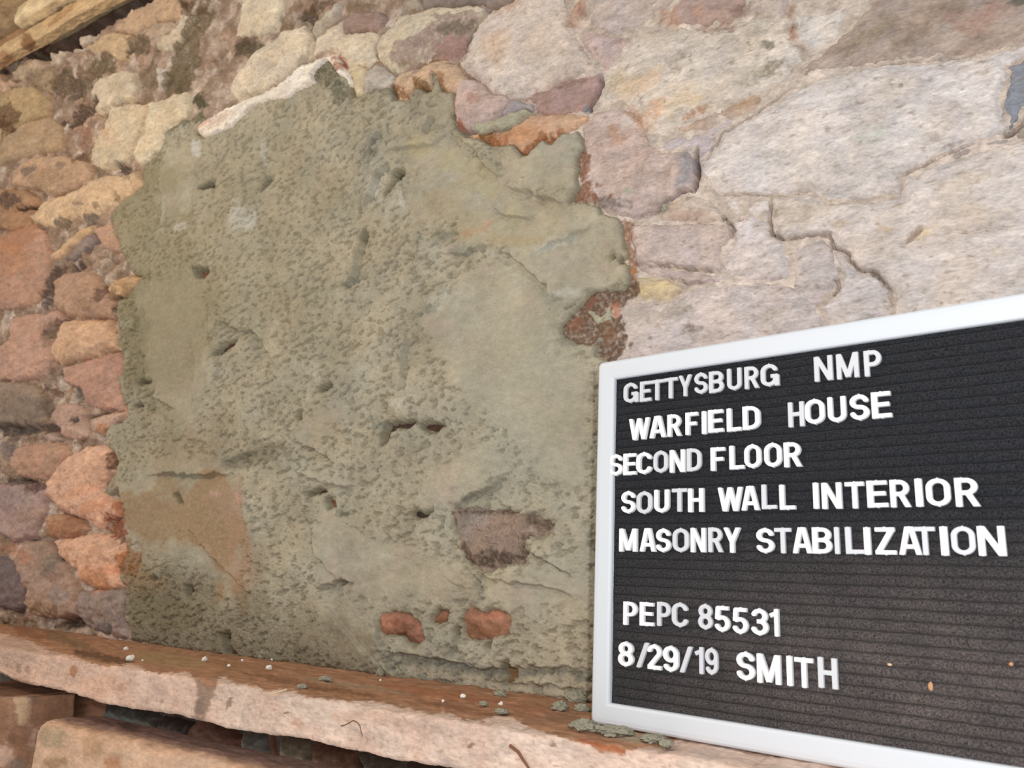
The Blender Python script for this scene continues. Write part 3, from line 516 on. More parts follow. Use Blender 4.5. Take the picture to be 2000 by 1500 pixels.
PSTAINS_AND_LIGHT = [
 ([(240,960),(300,935),(380,935),(450,950),(470,990),(480,1060),(490,1150),(480,1175),(420,1130),(370,1090),(300,1060),(246,1036)], (162,126,88), .85, 18),
 ([(420,950),(470,970),(484,1040),(500,1150),(470,1150),(440,1060)], (178,146,122), .5, 20),
 ([(260,1100),(300,1120),(340,1150),(310,1160),(270,1165),(245,1140)], (166,120,68), .8, 7), ([(246,1060),(280,1080),(276,1110),(250,1130),(238,1120)], (150,98,56), .8, 6),
 ([(370,830),(400,850),(430,890),(440,920),(300,930),(300,880)], (172,148,122), .5, 16), (ell(445,970,40,16,15), (180,146,122), .5, 14), (ell(430,965,12,6), (214,170,156), .7, 3), (ell(470,975,6,10), (216,172,160), .6, 3),
 ([(905,458),(930,446),(968,430),(950,452),(935,468),(905,464)], (196,142,116), .75, 5), (ell(660,690,0.1,0.1), (0,0,0), 0, 1),
 ([(750,300),(860,280),(930,300),(975,370),(1000,420),(960,400),(900,340),(800,305)], (188,178,142), .6, 9), (ell(1000,450,110,30,0), (190,180,146), .45, 12), (ell(880,420,60,40,-30), (176,158,122), .4, 12), (ell(1010,470,60,14), (178,156,118), .5, 8),
 (ell(310,560,90,260,5), (150,140,112), .8, 45), (ell(330,900,110,330,0), (150,138,112), .35, 40), ([(244,540),(250,640),(246,760),(300,790),(300,700),(270,560)], (118,112,84), .45, 14),
 (ell(1030,800,130,200,10), (168,166,148), .5, 40), (ell(800,1230,80,60), (150,148,130), .4, 20),
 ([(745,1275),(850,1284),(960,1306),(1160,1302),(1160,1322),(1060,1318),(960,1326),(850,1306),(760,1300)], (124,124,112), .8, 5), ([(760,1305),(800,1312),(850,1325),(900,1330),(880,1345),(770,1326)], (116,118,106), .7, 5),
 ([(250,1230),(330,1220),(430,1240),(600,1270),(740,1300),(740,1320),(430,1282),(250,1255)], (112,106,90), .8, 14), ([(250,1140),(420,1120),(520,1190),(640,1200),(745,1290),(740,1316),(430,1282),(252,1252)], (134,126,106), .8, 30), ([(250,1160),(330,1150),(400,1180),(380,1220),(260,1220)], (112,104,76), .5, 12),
 (ell(520,560,180,260,20), (166,156,128), .35, 60), (ell(640,145,26,26,20), (112,106,82), .8, 6), (ell(664,185,16,22), (98,98,82), .8, 6), (ell(345,244,30,12,20), (108,104,80), .8, 5), (ell(388,230,8,14), (112,108,82), .8, 4),
 (ell(816,212,20,34,10), (140,132,118), .55, 9), (ell(730,290,10,20), (118,114,100), .5, 5), (ell(770,182,28,10), (124,118,94), .5, 5),
 (ell(820,480,7,30,-15), (126,132,120), .8, 3), (ell(866,462,14,5,25), (126,128,112), .7, 3), (ell(690,550,22,6,25), (124,126,114), .6, 4), (ell(715,596,16,5,30), (122,126,112), .6, 3), (ell(835,612,26,7,25), (120,124,112), .65, 4), (ell(900,490,18,10,20), (134,138,124), .6, 4),  # dark strokes along the laps paint in the shade of their steps
 (ell(740,828,14,12), (128,134,124), .6, 4), (ell(672,1002,12,8), (122,126,112), .8, 3), (ell(520,880,40,22,20), (130,122,100), .6, 9), (ell(470,905,30,14,10), (120,112,92), .6, 7), (ell(680,1010,60,40), (164,156,130), .3, 15),
 (ell(1120,655,26,20,40), (132,130,118), .6, 6), (ell(1070,580,20,10,-40), (144,144,130), .5, 5), (ell(940,1150,10,30), (118,120,110), .6, 5), (ell(910,980,26,5,30), (126,124,110), .6, 3),
 (ell(780,785,12,12), (206,200,184), .7, 4), (ell(532,852,18,7), (206,196,174), .7, 4), (ell(415,735,8,14), (196,188,166), .5, 4), (ell(700,228,16,8), (196,192,174), .6, 4), (ell(620,735,10,14), (206,198,178), .6, 4), (ell(475,425,26,22), (204,204,198), .6, 14), (ell(516,300,8,26), (196,194,184), .6, 4), (ell(385,290,8,18), (206,206,200), .7, 4), (ell(740,370,8,34,-25), (206,200,184), .7, 4), (ell(356,445,14,8), (204,198,190), .7, 3), (ell(865,580,14,26,-40), (196,196,182), .5, 5), (ell(1085,480,40,6,25), (206,208,198), .5, 4), (ell(1110,575,26,6), (200,202,196), .5, 4), (ell(470,930,24,14), (186,176,152), .5, 5),(ell(790,395,5,18,15), (206,204,194), .6, 3), (ell(320,420,6,40,-6), (190,186,168), .5, 4), (ell(370,380,10,40,-12), (192,188,168), .5, 5), (ell(252,635,12,14), (178,172,150), .5, 4), (ell(248,470,10,26,0), (176,168,140), .5, 3),  # pale spots: flash glints painted in, with lighter trowel smears
]
BEDSTAINS = [  # what shows at the bottom of the small gaps in the fresh mortar
 (ell(988,1316,26,32), (158,112,66), .95, 3), (ell(446,1258,24,30), (84,54,38), 1, 3), (ell(776,842,44,30), (92,66,56), 1, 3), (ell(845,834,34,18), (88,60,50), 1, 3),
 (ell(618,961,26,14), (72,52,38), 1, 2), (ell(644,982,14,14), (158,98,66), 1, 2), (ell(436,678,30,20), (104,64,40), 1, 2), (ell(278,746,22,10), (120,60,40), 1, 2), (ell(270,792,16,10), (96,64,44), 1, 2),
 (ell(634,757,16,14), (184,112,46), 1, 2), (ell(580,813,12,12), (150,84,58), 1, 2), (ell(394,532,20,14), (150,94,72), 1, 2), (ell(770,355,26,32), (96,86,70), 1, 2), (ell(708,462,12,18), (64,56,40), 1, 2), (ell(405,362,20,12), (80,64,54), 1, 2),
 (ell(522,360,14,20), (72,68,60), 1, 2), (ell(820,1003,28,14), (70,62,50), 1, 2), (ell(1200,504,20,14), (160,96,66), 1, 2), (ell(366,1154,14,18), (124,76,46), 1, 2), (ell(298,1129,12,8), (140,70,44), 1, 2), (ell(892,1236,12,16), (140,100,60), 1, 2),
]
# ------------------------------------------------------------------ the wall
PITS = [  # open joints and holes (outline, depth mm, soft mm)
 ([(97,518),(120,516),(158,512),(162,522),(125,532),(108,548),(100,585),(88,600),(74,602),(84,570),(92,545)], 30, 4),
 ([(98,640),(112,624),(130,618),(118,640),(108,660),(98,664),(84,650)], 24, 4),
 ([(-30,828),(40,832),(82,832),(108,828),(118,842),(112,852),(84,840),(40,850),(-30,860)], 30, 5),
 ([(118,234),(130,212),(174,190),(190,188),(192,196),(172,222),(138,244)], 26, 4),
 ([(88,1226),(110,1212),(135,1206),(152,1212),(156,1226),(136,1228),(110,1232)], 26, 4),
 ([(40,100),(110,30),(170,-30),(260,-60),(330,-30),(300,6),(245,22),(205,52),(160,72),(152,88),(110,98),(75,114)], 260, 3),
 ([(206,324),(232,316),(248,318),(246,338),(236,340)], 16, 3), (ell(30,940,34,8), 16, 4), (ell(150,822,8,6), 16, 3), (ell(50,408,24,6,5), 18, 4), (ell(20,392,20,12), 14, 5),
 (ell(596,28,20,16,20), 14, 5), (ell(155,172,26,10,45), 14, 6), (ell(128,160,28,20,40), 10, 8), (ell(268,88,20,14,30), 10, 5), (ell(236,590,8,16,-30), 14, 4),
 (ell(200,572,9,14,-20), 14, 4), (ell(95,762,18,6,-20), 12, 4), (ell(12,70,16,20), 20, 5),
]
def metric(lst): return [(uv(p[0]), *p[1:]) for p in lst]
BEDSTAINS = [(p, tuple(.72 * k + .28 * sum(c) / 3 for k in c), *r) for p, c, *r in BEDSTAINS]
PITS_M, CRACKS_M, STAINS_AND_SHADE_M, LAPS_M, PST_M, BST_M = map(metric, (PITS, CRACKS, STAINS_AND_SHADE, LAPS, PSTAINS_AND_LIGHT, BEDSTAINS))
PATCH_M = uv(PATCH, .003); HOLES_M = [uv(h, .003) for h in HOLES]; SMOOTH_M = [uv(s) for s in SMOOTH]
MM = .001

def box_sel(u, v, poly, pad):
    return (u > poly[:, 0].min() - pad) & (u < poly[:, 0].max() + pad) & (v > poly[:, 1].min() - pad) & (v < poly[:, 1].max() + pad)
def paint(u, v, col, stains, seed=5):  # stains: outlines of stains
    for i, (poly, c, s, soft) in enumerate(stains):
        if s <= 0: continue
        sf = soft * MM; k = np.nonzero(box_sel(u, v, poly, 2.5 * sf + .3 * .5 * np.min(np.ptp(poly, axis=0))))[0]
        if not len(k): continue
        uu, vv = u[k], v[k]
        R = .5 * np.min(np.ptp(poly, axis=0)) + .001
        d = sd_poly(uu, vv, poly) + .50 * R * fbm(uu, vv, .8 / R, 4, seed + i, .6) + sf * .7 * fbm(uu, vv, .45 / sf, 3, seed + i + 7)
        a = (s * sst(-.9 * sf, .9 * sf, d) * np.clip(.9 + .45 * fbm(uu, vv, 210, 3, seed + i + 3), .25, 1))[:, None]
        col[k] = col[k] * (1 - a) + lin(c) * a
def carve(u, v, h, scale=1.0):
    for poly, dep, wid in CRACKS_M:
        k = np.nonzero(box_sel(u, v, poly, .012))[0]
        if len(k):
            wu = u[k] + .0016 * fbm(u[k], v[k], 120, 3, 71); wv = v[k] + .0016 * fbm(u[k], v[k], 120, 3, 83)
            d, s, t = dist_line(wu, wv, poly); f = np.minimum(1, 5 * np.minimum(t, 1 - t) + .25)
            h[k] -= scale * (3.4 if dep > 3.9 else 2.2) * dep * MM * f * np.exp(-(d / (wid * .72 * MM)) ** 2)
    for poly, dep, soft in PITS_M:
        k = np.nonzero(box_sel(u, v, poly, .02))[0]
        if len(k):
            soft += 3; d = sd_poly(u[k], v[k], poly) + .004 * fbm(u[k], v[k], 50, 2, 39)
            h[k] -= .42 * dep * MM * sst(-soft * MM * .9, soft * MM * 1.3, d)

L_EDGE = uv([(250, 700)])[0, 0]           # the rougher, more open end of the wall lies left of here
def bed_height(u, v):
    left = sst(L_EDGE + .25, L_EDGE - .12, u + .25 * (1.75 - v) * 0)
    top = sst(1.78, 1.95, v) * sst(-.35, -.6, u)
    rough = np.maximum(left, .8 * top)
    d1, d2, cid = worley(u + .010 * fbm(u, v, 40, 2, 4), v + .010 * fbm(u, v, 40, 2, 8), 36, 3)
    lump = (1 - np.minimum(d1 * 1.35, 1) ** 2) * (.4 + .6 * cid)
    h = -2.6 * MM - 6.4 * MM * rough + (2.2 + 3 * rough) * MM * fbm(u, v, 22, 5, 11) + rough * 11 * MM * (lump - .45) + (.5 + rough) * MM * fbm(u, v, 160, 3, 21)
    return h, rough, cid, lump

wall = None
def build_bed():
    us = np.concatenate([np.arange(-3.0, -2.15, .005), np.arange(-2.15, -.62, .0021), np.arange(-.62, .42, .0012)]); vs = np.concatenate([np.arange(1.02, 1.30, .003), np.arange(1.30, 2.0, .0013), np.arange(2.0, 2.62, .0022), np.arange(2.62, 3.1, .006)])
    U, V = np.meshgrid(us, vs, indexing='ij'); u = U.ravel(); v = V.ravel()
    h, rough, cid, lump = bed_height(u, v)
    sp = np.full(u.shape, -1.0); k = np.nonzero(box_sel(u, v, PATCH_M, .02))[0]; sp[k] = sd_poly(u[k], v[k], PATCH_M)
    h -= 6 * MM * sst(0, .006, sp)
    carve(u, v, h, .8)
    h -= .17 * sst(LEDGE_Z - .015, LEDGE_Z - .05, v)
    # beyond what the picture shows the wall goes on as plain rubble
    px_, py_ = project(np.stack([u, np.full(u.shape, WALL_Y), v], 1))
    out = np.maximum(np.maximum(sst(-30, -90, px_), sst(-15, -60, py_)), np.where(v > 2.5, 1.0, 0.0)) * sst(LEDGE_Z - .02, LEDGE_Z, v)
    w1, w2, wc = worley(u * .62 + .02 * fbm(u, v, 14, 3, 811), v + .02 * fbm(u, v, 14, 3, 812), 10.5, 813)
    dome = sst(.02, .20, w2 - w1); h += out * (12 * MM * dome - 4 * MM)
    cc = [lin((218, 204, 194)), lin((178, 150, 130)), lin((208, 192, 178))]
    a = np.clip(.5 + .8 * fbm(u, v, 14, 4, 31), 0, 1)[:, None]; bb = np.clip(rough * (.5 + 1.2 * (cid - .4)), 0, 1)[:, None]
    col = cc[0] * (1 - a) + cc[2] * a; col = col * (1 - bb) + cc[1] * bb
    col *= (1 + .22 * fbm(u, v, 60, 4, 41))[:, None]
    sc_ = (np.stack([lin((200, 168, 146)), lin((212, 190, 166)), lin((178, 152, 136)), lin((216, 200, 184))])[np.clip((wc * 4).astype(int), 0, 3)]) * (1 + .2 * fbm(u, v, 50, 3, 821))[:, None]
    ow = (out * dome)[:, None]; col = col * (1 - ow) + sc_ * ow
    dirt = np.clip((1 - .7 * out * dome) * rough * (.32 - .9 * fbm(u, v, 26, 4, 51)) * 1.3, 0, .8)[:, None]
    col = col * (1 - dirt) + lin((142, 120, 102)) * dirt
    pd = sst(0, .004, sp)[:, None]; col = col * (1 - pd) + lin((120, 84, 62)) * (.75 + .4 * fbm(u, v, 120, 3, 61))[:, None] * pd
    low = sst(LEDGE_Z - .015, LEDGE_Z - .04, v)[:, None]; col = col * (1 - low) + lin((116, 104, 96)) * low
    paint(u, v, col, STAINS_AND_SHADE_M); paint(u, v, col, BST_M, 300)
    keep = sp < .012                                  # nothing is seen of the bedding deep behind the fresh mortar, except at its gaps
    for hm in HOLES_M: keep |= box_sel(u, v, hm, .03)
    q = grid_quads(keep.reshape(U.shape), np.arange(u.size).reshape(U.shape)); used = np.unique(q); rem = np.full(u.size, -1); rem[used] = np.arange(len(used))
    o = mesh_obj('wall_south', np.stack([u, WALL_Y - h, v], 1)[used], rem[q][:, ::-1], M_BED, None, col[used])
    o['kind'] = 'structure'; o['label'] = 'old rubble stone wall with pale lime mortar'
    return o
wall = build_bed()

def build_stone(i, poly_px, H, colr, op, name='fieldstone', base=-4.0, step=.0016, mat=None, plane=None, under_patch=True, stains=STAINS_AND_SHADE_M, parent=None):
    r = op.get('r', 5) * MM
    poly = uv(poly_px, .003) if plane is None else np.array([(q[0], q[2]) for q in (on_y(p[0], p[1], plane) for p in poly_px)])
    lo = poly.min(0) - .008; hi = poly.max(0) + .008
    lo[0] = max(lo[0], -2.15); hi[0] = min(hi[0], .42)
    us = np.arange(lo[0], hi[0], step); vs = np.arange(lo[1], hi[1], step)
    U, V = np.meshgrid(us, vs, indexing='ij'); u = U.ravel(); v = V.ravel()
    sd = sd_poly(u, v, poly) + 2.0 * MM * fbm(u, v, 90, 3, 100 + i) + .8 * MM * fbm(u, v, 320, 2, 140 + i)
    h = np.where(sd > 0, H * MM * (1 - np.exp(-np.maximum(sd, 0) / r)), np.maximum(sd * 3.0, -.03)) + base * MM
    c = poly.mean(0)
    if 't' in op: h += ((u - c[0]) * op['t'][0] + (v - c[1]) * op['t'][1]) * .01
    if 'rg' in op:
        x0, y0, x1, y1, f = op['rg']; A, B = uv([(x0, y0), (x1, y1)])
        e = nrm(B - A); n = np.array([-e[1], e[0]]); d = (u - A[0]) * n[0] + (v - A[1]) * n[1]
        if n[1] < 0: d = -d
        h -= np.where(d < 0, -d, d * .25) * f * .01
    ca, sa = math.cos(.16), math.sin(.16); s1 = u * ca + v * sa; s2 = -u * sa + v * ca
    inn = sst(-.002, .004, sd); rgh = op.get('rgh', 1.8 if c[0] < L_EDGE + .12 else 1.0)
    h += inn * MM * (2.4 * fbm(u, v, 20, 4, 200 + i) + rgh * 1.0 * fbm(u, v, 85, 4, 230 + i) + rgh * (rgh - 1) * 2.2 * fbm(u, v, 42, 3, 240 + i) + 1.0 * fbm(s1 * .3, s2, 110, 4, 260 + i) + .35 * fbm(s1 * .4, s2, 420, 2, 290 + i))
    carve(u, v, h)
    if under_patch:
        k = np.nonzero(box_sel(u, v, PATCH_M, .01))[0]
        if len(k): h[k] -= .016 * sst(.0005, .0035, sd_poly(u[k], v[k], PATCH_M) + 1.2 * MM * fbm(u[k], v[k], 150, 3, 77))
    if c[0] > -.62 and plane is None and parent is None and not under_patch is False: colr = (colr[0], min(255, colr[1] + 3), min(255, colr[2] + 11))
    col = lin(colr) * (1 + .13 * fbm(u, v, 16, 4, 400 + i) + .10 * fbm(s1 * .35, s2, 120, 3, 430 + i))[:, None]
    tint = np.clip(fbm(u, v, 24, 3, 460 + i), -.6, .6)[:, None] * np.array([.04, 0, -.06]); col = col * (1 + tint)
    fl = np.clip(fbm(s1 * .5, s2, 190, 3, 490 + i) - .42, 0, .5)[:, None] * 1.1; col = col * (1 - fl) + lin((150, 128, 108)) * fl
    if stains: paint(u, v, col, stains)
    m = (sd > -.0065).reshape(U.shape); q = grid_quads(m, np.arange(u.size).reshape(U.shape))
    used = np.unique(q); rem = np.full(u.size, -1); rem[used] = np.arange(len(used))
    y = (WALL_Y if plane is None else plane) - h
    return mesh_obj(name, np.stack([u, y, v], 1)[used], rem[q][:, ::-1], mat or M_ROCK, parent or wall, col[used])
for i, (p, H, c, op) in enumerate(STONES):
    right = min(q[0] for q in p) > 1000
    build_stone(i, p, H * (.72 if right else .9), c, op, step=.00105 if right else .0017)
# stones of the dark void under the ledge
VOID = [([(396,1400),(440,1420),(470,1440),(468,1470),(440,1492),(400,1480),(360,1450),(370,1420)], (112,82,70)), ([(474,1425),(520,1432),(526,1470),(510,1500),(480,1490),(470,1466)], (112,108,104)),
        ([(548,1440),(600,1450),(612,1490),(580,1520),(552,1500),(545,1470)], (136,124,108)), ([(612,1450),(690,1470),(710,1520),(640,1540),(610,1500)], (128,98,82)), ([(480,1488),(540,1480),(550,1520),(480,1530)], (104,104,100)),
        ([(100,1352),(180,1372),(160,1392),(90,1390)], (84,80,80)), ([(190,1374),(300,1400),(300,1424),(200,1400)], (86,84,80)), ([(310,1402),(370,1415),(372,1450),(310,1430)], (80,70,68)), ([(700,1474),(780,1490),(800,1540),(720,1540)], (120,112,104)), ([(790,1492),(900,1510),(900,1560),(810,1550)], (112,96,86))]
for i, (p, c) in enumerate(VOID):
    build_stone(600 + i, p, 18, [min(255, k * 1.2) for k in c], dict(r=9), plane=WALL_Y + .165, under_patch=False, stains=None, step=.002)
# stones bared inside the fresh mortar
o = build_stone(700, [(872,990),(1000,984),(1090,1000),(1088,1056),(1034,1064),(1036,1104),(940,1128),(890,1100)], 9, (184,158,140), dict(r=6, rgh=1.8), base=-6.5, under_patch=False, mat=M_WET,
    stains=metric([([(895,1000),(940,998),(960,1010),(930,1030),(920,1060),(905,1060),(890,1030)], (176,166,160), .7, 4), (ell(965,1092,60,14,5), (84,62,46), .95, 4), (ell(1060,1022,30,14,-10), (90,74,56), .9, 5), (ell(880,1020,8,30), (76,60,48), .9, 3), (ell(960,1000,80,5), (84,66,48), .85, 3), (ell(1030,1080,14,16), (84,66,50), .9, 4), (ell(912,1085,10,24), (88,70,52), .8, 3), (ell(1030,1050,14,6), (84,66,52), .8, 3)]))
o['label'] = 'wet glistening stone bared in the fresh mortar'
for j, (hp, c, lab) in enumerate(BRICKS):
    cx = sum(p[0] for p in hp) / len(hp); cy = sum(p[1] for p in hp) / len(hp)
    o = build_stone(720 + j, [(cx + 1.25 * (p[0] - cx), cy + 1.25 * (p[1] - cy)) for p in hp], 8, c, dict(r=3, rgh=1.9), base=-6.5, under_patch=False,
        stains=metric([(ell(790,1245,24,12), (112,76,58), .85, 5), (ell(800,1222,12,8), (120,82,62), .8, 4), (ell(756,1216,10,12), (186,132,104), .7, 4), (ell(770,1208,20,6), (196,140,116), .6, 4), (ell(925,1236,20,14,10), (122,86,62), .8, 6), (ell(960,1236,24,10,10), (150,104,72), .7, 5), (ell(960,1200,26,8), (206,138,114), .7, 4), (ell(950,1262,6,14), (110,70,50), .8, 3)]))
    o['label'] = lab

# ------------------------------------------------------------------ the fresh mortar patch
def build_patch():
    lo = PATCH_M.min(0) - .006; hi = PATCH_M.max(0) + .006; st = .00105
    us = np.arange(lo[0], hi[0], st); vs = np.arange(lo[1], hi[1], st)
    U, V = np.meshgrid(us, vs, indexing='ij'); u = U.ravel(); v = V.ravel()
    sd = sd_poly(u, v, PATCH_M) + MM * (1.6 * fbm(u, v, 130, 3, 501) + .9 * fbm(u, v, 380, 2, 502))
    hole = np.full(u.shape, 1.0)
    for i, hm in enumerate(HOLES_M):
        k = np.nonzero(box_sel(u, v, hm, .02))[0]
        hole[k] = np.minimum(hole[k], -sd_poly(u[k], v[k], hm) + MM * (1.8 * fbm(u[k], v[k], 120, 3, 520) + 1.1 * fbm(u[k], v[k], 380, 2, 521)))
    edge = np.minimum(sd, hole)
    sm = np.zeros(u.shape)
    for i, s in enumerate(SMOOTH_M):
        k = np.nonzero(box_sel(u, v, s, .03))[0]
        sm[k] = np.maximum(sm[k], sst(-.010, .012, sd_poly(u[k], v[k], s) + .012 * fbm(u[k], v[k], 45, 3, 540 + i)))
    gr = 1 - .88 * sm
    h = MM * (2.5 + 3.2 * fbm(u, v, 9, 2, 551) + 1.5 * fbm(u, v, 26, 3, 552))
    wu = u + .003 * fbm(u, v, 60, 3, 553); wv = v + .003 * fbm(u, v, 60, 3, 554)
    for i, (pl, aL, fL, aR, fR) in enumerate(LAPS_M):
        reach = 3.2 * max(fL, fR) * MM; k = np.nonzero(box_sel(u, v, pl, reach))[0]
        d, s, t = dist_line(wu[k], wv[k], pl); fade = np.minimum(1, 4 * np.minimum(t, 1 - t) + .02)
        side = .5 + .5 * np.tanh(s * d / (.7 * MM))
        h[k] += MM * 2.3 * fade * (side * aL * np.exp(-d / (fL * MM)) + (1 - side) * aR * np.exp(-d / (fR * MM)))
    ca, sa = math.cos(.30), math.sin(.30); s1 = u * ca + v * sa; s2 = -u * sa + v * ca
    g1 = fbm(s1 * .55, s2, 140, 4, 561, .6) + .35 * fbm(u, v, 22, 2, 564) - .08; g2 = fbm(s1 * .6, s2, 400, 3, 562)
    h += MM * gr * (-4.0 * sst(.05, .70, g1) - 1.8 * sst(.0, .7, g2) + .6 * g2 + .35 * pn(u * 700, v * 700, 563))
    h += MM * sm * (.25 * fbm(u, v, 180, 3, 571) + .10 * fbm(u, v, 600, 2, 572) - .9 * sst(.62, .8, fbm(u, v, 210, 2, 573)))
    ez = np.where(edge > 0, 1 - np.exp(-np.maximum(edge, 0) / (2.2 * MM)), 0)
    h = h * (.4 + .6 * ez) + MM * (-4 + 6 * ez) + np.where(edge < 0, np.maximum(edge * 3, -.014), 0)
    col = lin((178, 170, 150)) * (1 + .17 * fbm(u, v, 14, 4, 581) + .08 * fbm(u, v, 70, 3, 582))[:, None]
    tint = np.clip(fbm(u, v, 12, 3, 583), -.7, .7)[:, None] * np.array([.05, 0, -.06]); col = col * (1 + tint)
    pk = np.clip(fbm(u, v, 30, 3, 584) - .15, 0, .5)[:, None] * sm[:, None]; col = col * (1 - pk) + lin((184, 168, 154)) * pk
    dk = (gr * .45 * sst(.15, .6, g1))[:, None]; col = col * (1 - dk) + lin((150, 141, 120)) * dk
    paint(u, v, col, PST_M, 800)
    damp = (.55 * sst(.006, .0, edge))[:, None]; col = col * (1 - damp) + lin((140, 132, 108)) * damp
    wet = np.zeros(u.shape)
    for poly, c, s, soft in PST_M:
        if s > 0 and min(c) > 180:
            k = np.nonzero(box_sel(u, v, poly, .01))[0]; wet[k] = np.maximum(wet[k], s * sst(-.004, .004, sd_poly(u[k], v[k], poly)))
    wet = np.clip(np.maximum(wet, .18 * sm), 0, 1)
    m = (edge > -.0042).reshape(U.shape); q = grid_quads(m, np.arange(u.size).reshape(U.shape))
    used = np.unique(q); rem = np.full(u.size, -1); rem[used] = np.arange(len(used))
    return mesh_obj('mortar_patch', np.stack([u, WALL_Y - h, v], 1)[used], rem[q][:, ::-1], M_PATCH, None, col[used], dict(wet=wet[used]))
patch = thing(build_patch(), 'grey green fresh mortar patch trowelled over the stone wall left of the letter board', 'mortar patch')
SMEARS = [[(924,242),(950,237),(966,235),(1000,219),(1024,213),(1032,219),(1012,234),(996,247),(975,252),(962,248),(950,258),(930,256)], [(1142,377),(1150,371),(1162,372),(1166,378),(1160,385),(1148,386)], ell(1232,376,11,7), [(1170,612),(1184,596),(1190,590),(1194,606),(1190,624),(1176,624),(1164,630),(1136,606),(1150,602)], ell(1298,405,4,6,30), ell(1156,640,8,6), ell(1166,660,6,5)]
SBASE = [2.5, -6, 3.5, -5, 4, -5, -5]
for i, s in enumerate(SMEARS):
    build_stone(740 + i, s, 3.0, (176,172,152), dict(r=1.5), name='mortar_smear', base=SBASE[i], step=.0008, mat=M_ROCK, under_patch=False, stains=None, parent=patch)

# ------------------------------------------------------------------ the timber ledge
LF = 0.568                                        # y of its front face
TB = np.array([(-400,1130),(0,1236),(60,1252),(100,1272),(150,1283),(180,1295),(210,1305),(240,1296),(262,1298),(285,1308),(310,1315),(370,1314),(380,1324),(432,1324),(438,1321),(460,1334),(500,1340),(528,1353),(545,1346),(575,1350),(600,1362),(650,1366),(680,1369),(730,1370),(752,1374),(800,1385),(850,1396),(866,1390),(905,1404),(940,1410),(965,1398),(1000,1401),(1030,1420),(1080,1434),(1110,1446),(1150,1453),(1165,1463),(1190,1474),(1215,1476),(1228,1466),(1290,1456),(1312,1449),(1330,1440),(1400,1430),(2400,1500)], float)
BB = np.array([(-400,1230),(0,1318),(12,1324),(60,1338),(120,1352),(180,1368),(240,1382),(340,1400),(400,1412),(470,1428),(560,1442),(670,1463),(750,1479),(850,1497),(1000,1528),(2400,1812)], float)
LSTAINS = [ # outline in picture coordinates on the ledge's faces
 ([(376,1316),(432,1318),(420,1350),(406,1390),(400,1414),(378,1412),(380,1380),(386,1350)], (146,118,100), .8, 6), ([(384,1322),(420,1324),(424,1336),(408,1346),(394,1336)], (176,128,96), .7, 4),
 (ell(144,1310,8,12), (172,120,84), .8, 3), (ell(36,1306,5,10), (140,116,96), .6, 3), (ell(54,1308,5,9), (140,116,96), .6, 3), (ell(236,1342,5,9), (140,104,88), .8, 3), (ell(448,1372,5,12,-20), (140,112,98), .8, 3), (ell(390,1380,10,16), (128,108,94), .6, 5),
 (ell(316,1370,4,4), (130,108,98), .7, 2), (ell(560,1392,6,3), (140,104,90), .8, 2), (ell(580,1412,12,8), (206,164,142), .7, 5), (ell(630,1385,60,30), (224,204,190), .4, 14), (ell(700,1400,60,14), (226,186,162), .5, 9),
 (ell(30,1270,40,30), (176,150,134), .5, 12), (ell(800,1420,60,10,-10), (206,172,156), .4, 10), (ell(920,1456,8,5,30), (140,96,84), .8, 2), (ell(1080,1456,8,3,-10), (140,112,100), .8, 2), (ell(992,1426,40,3,-8), (206,186,174), .6, 3),
 (ell(880,1490,60,8,-20), (196,178,170), .4, 6), (ell(300,1350,40,26), (214,182,166), .4, 12), (ell(200,1340,50,24), (224,178,150), .5, 12),
]
LTOP = [ (ell(330,1287,70,14,-8), (164,138,98), .7, 8), (ell(200,1283,60,8,-12), (96,70,48), .8, 6), (ell(130,1250,50,10,-20), (124,100,74), .7, 8), (ell(60,1236,40,10,-20), (140,92,66), .6, 8), (ell(700,1340,120,5,-8), (164,142,118), .6, 5), (ell(560,1330,80,6,-10), (124,88,58), .6, 6), (ell(860,1355,120,8,-8), (164,106,72), .6, 8),
 (ell(1000,1380,80,10,-10), (164,112,86), .5, 8), (ell(1120,1410,60,12,-12), (140,108,84), .6, 8), (ell(900,1384,90,5,-10), (128,84,58), .6, 5), (ell(460,1300,60,6,-8), (148,112,76), .6, 6), (ell(1240,1440,50,10,-8), (176,164,140), .7, 6), (ell(660,1350,80,5,-8), (112,76,48), .6, 5), (ell(1180,1458,60,6,-14), (170,98,66), .8, 5), (ell(245,1300,14,6), (122,62,40), .8, 4)]
def px_paint(px, py, col, lst, sel, seed):
    for i, (poly, c, s, soft) in enumerate(lst):
        poly = np.array(poly); k = np.nonzero(sel & box_sel(px, py, poly, 2.5 * soft))[0]
        if len(k):
            d = sd_poly(px[k], py[k], poly) + soft * .8 * fbm(px[k], py[k], .5 / soft, 3, seed + i)
            a = (s * sst(-.7 * soft, .7 * soft, d))[:, None]; col[k] = col[k] * (1 - a) + lin(c) * a
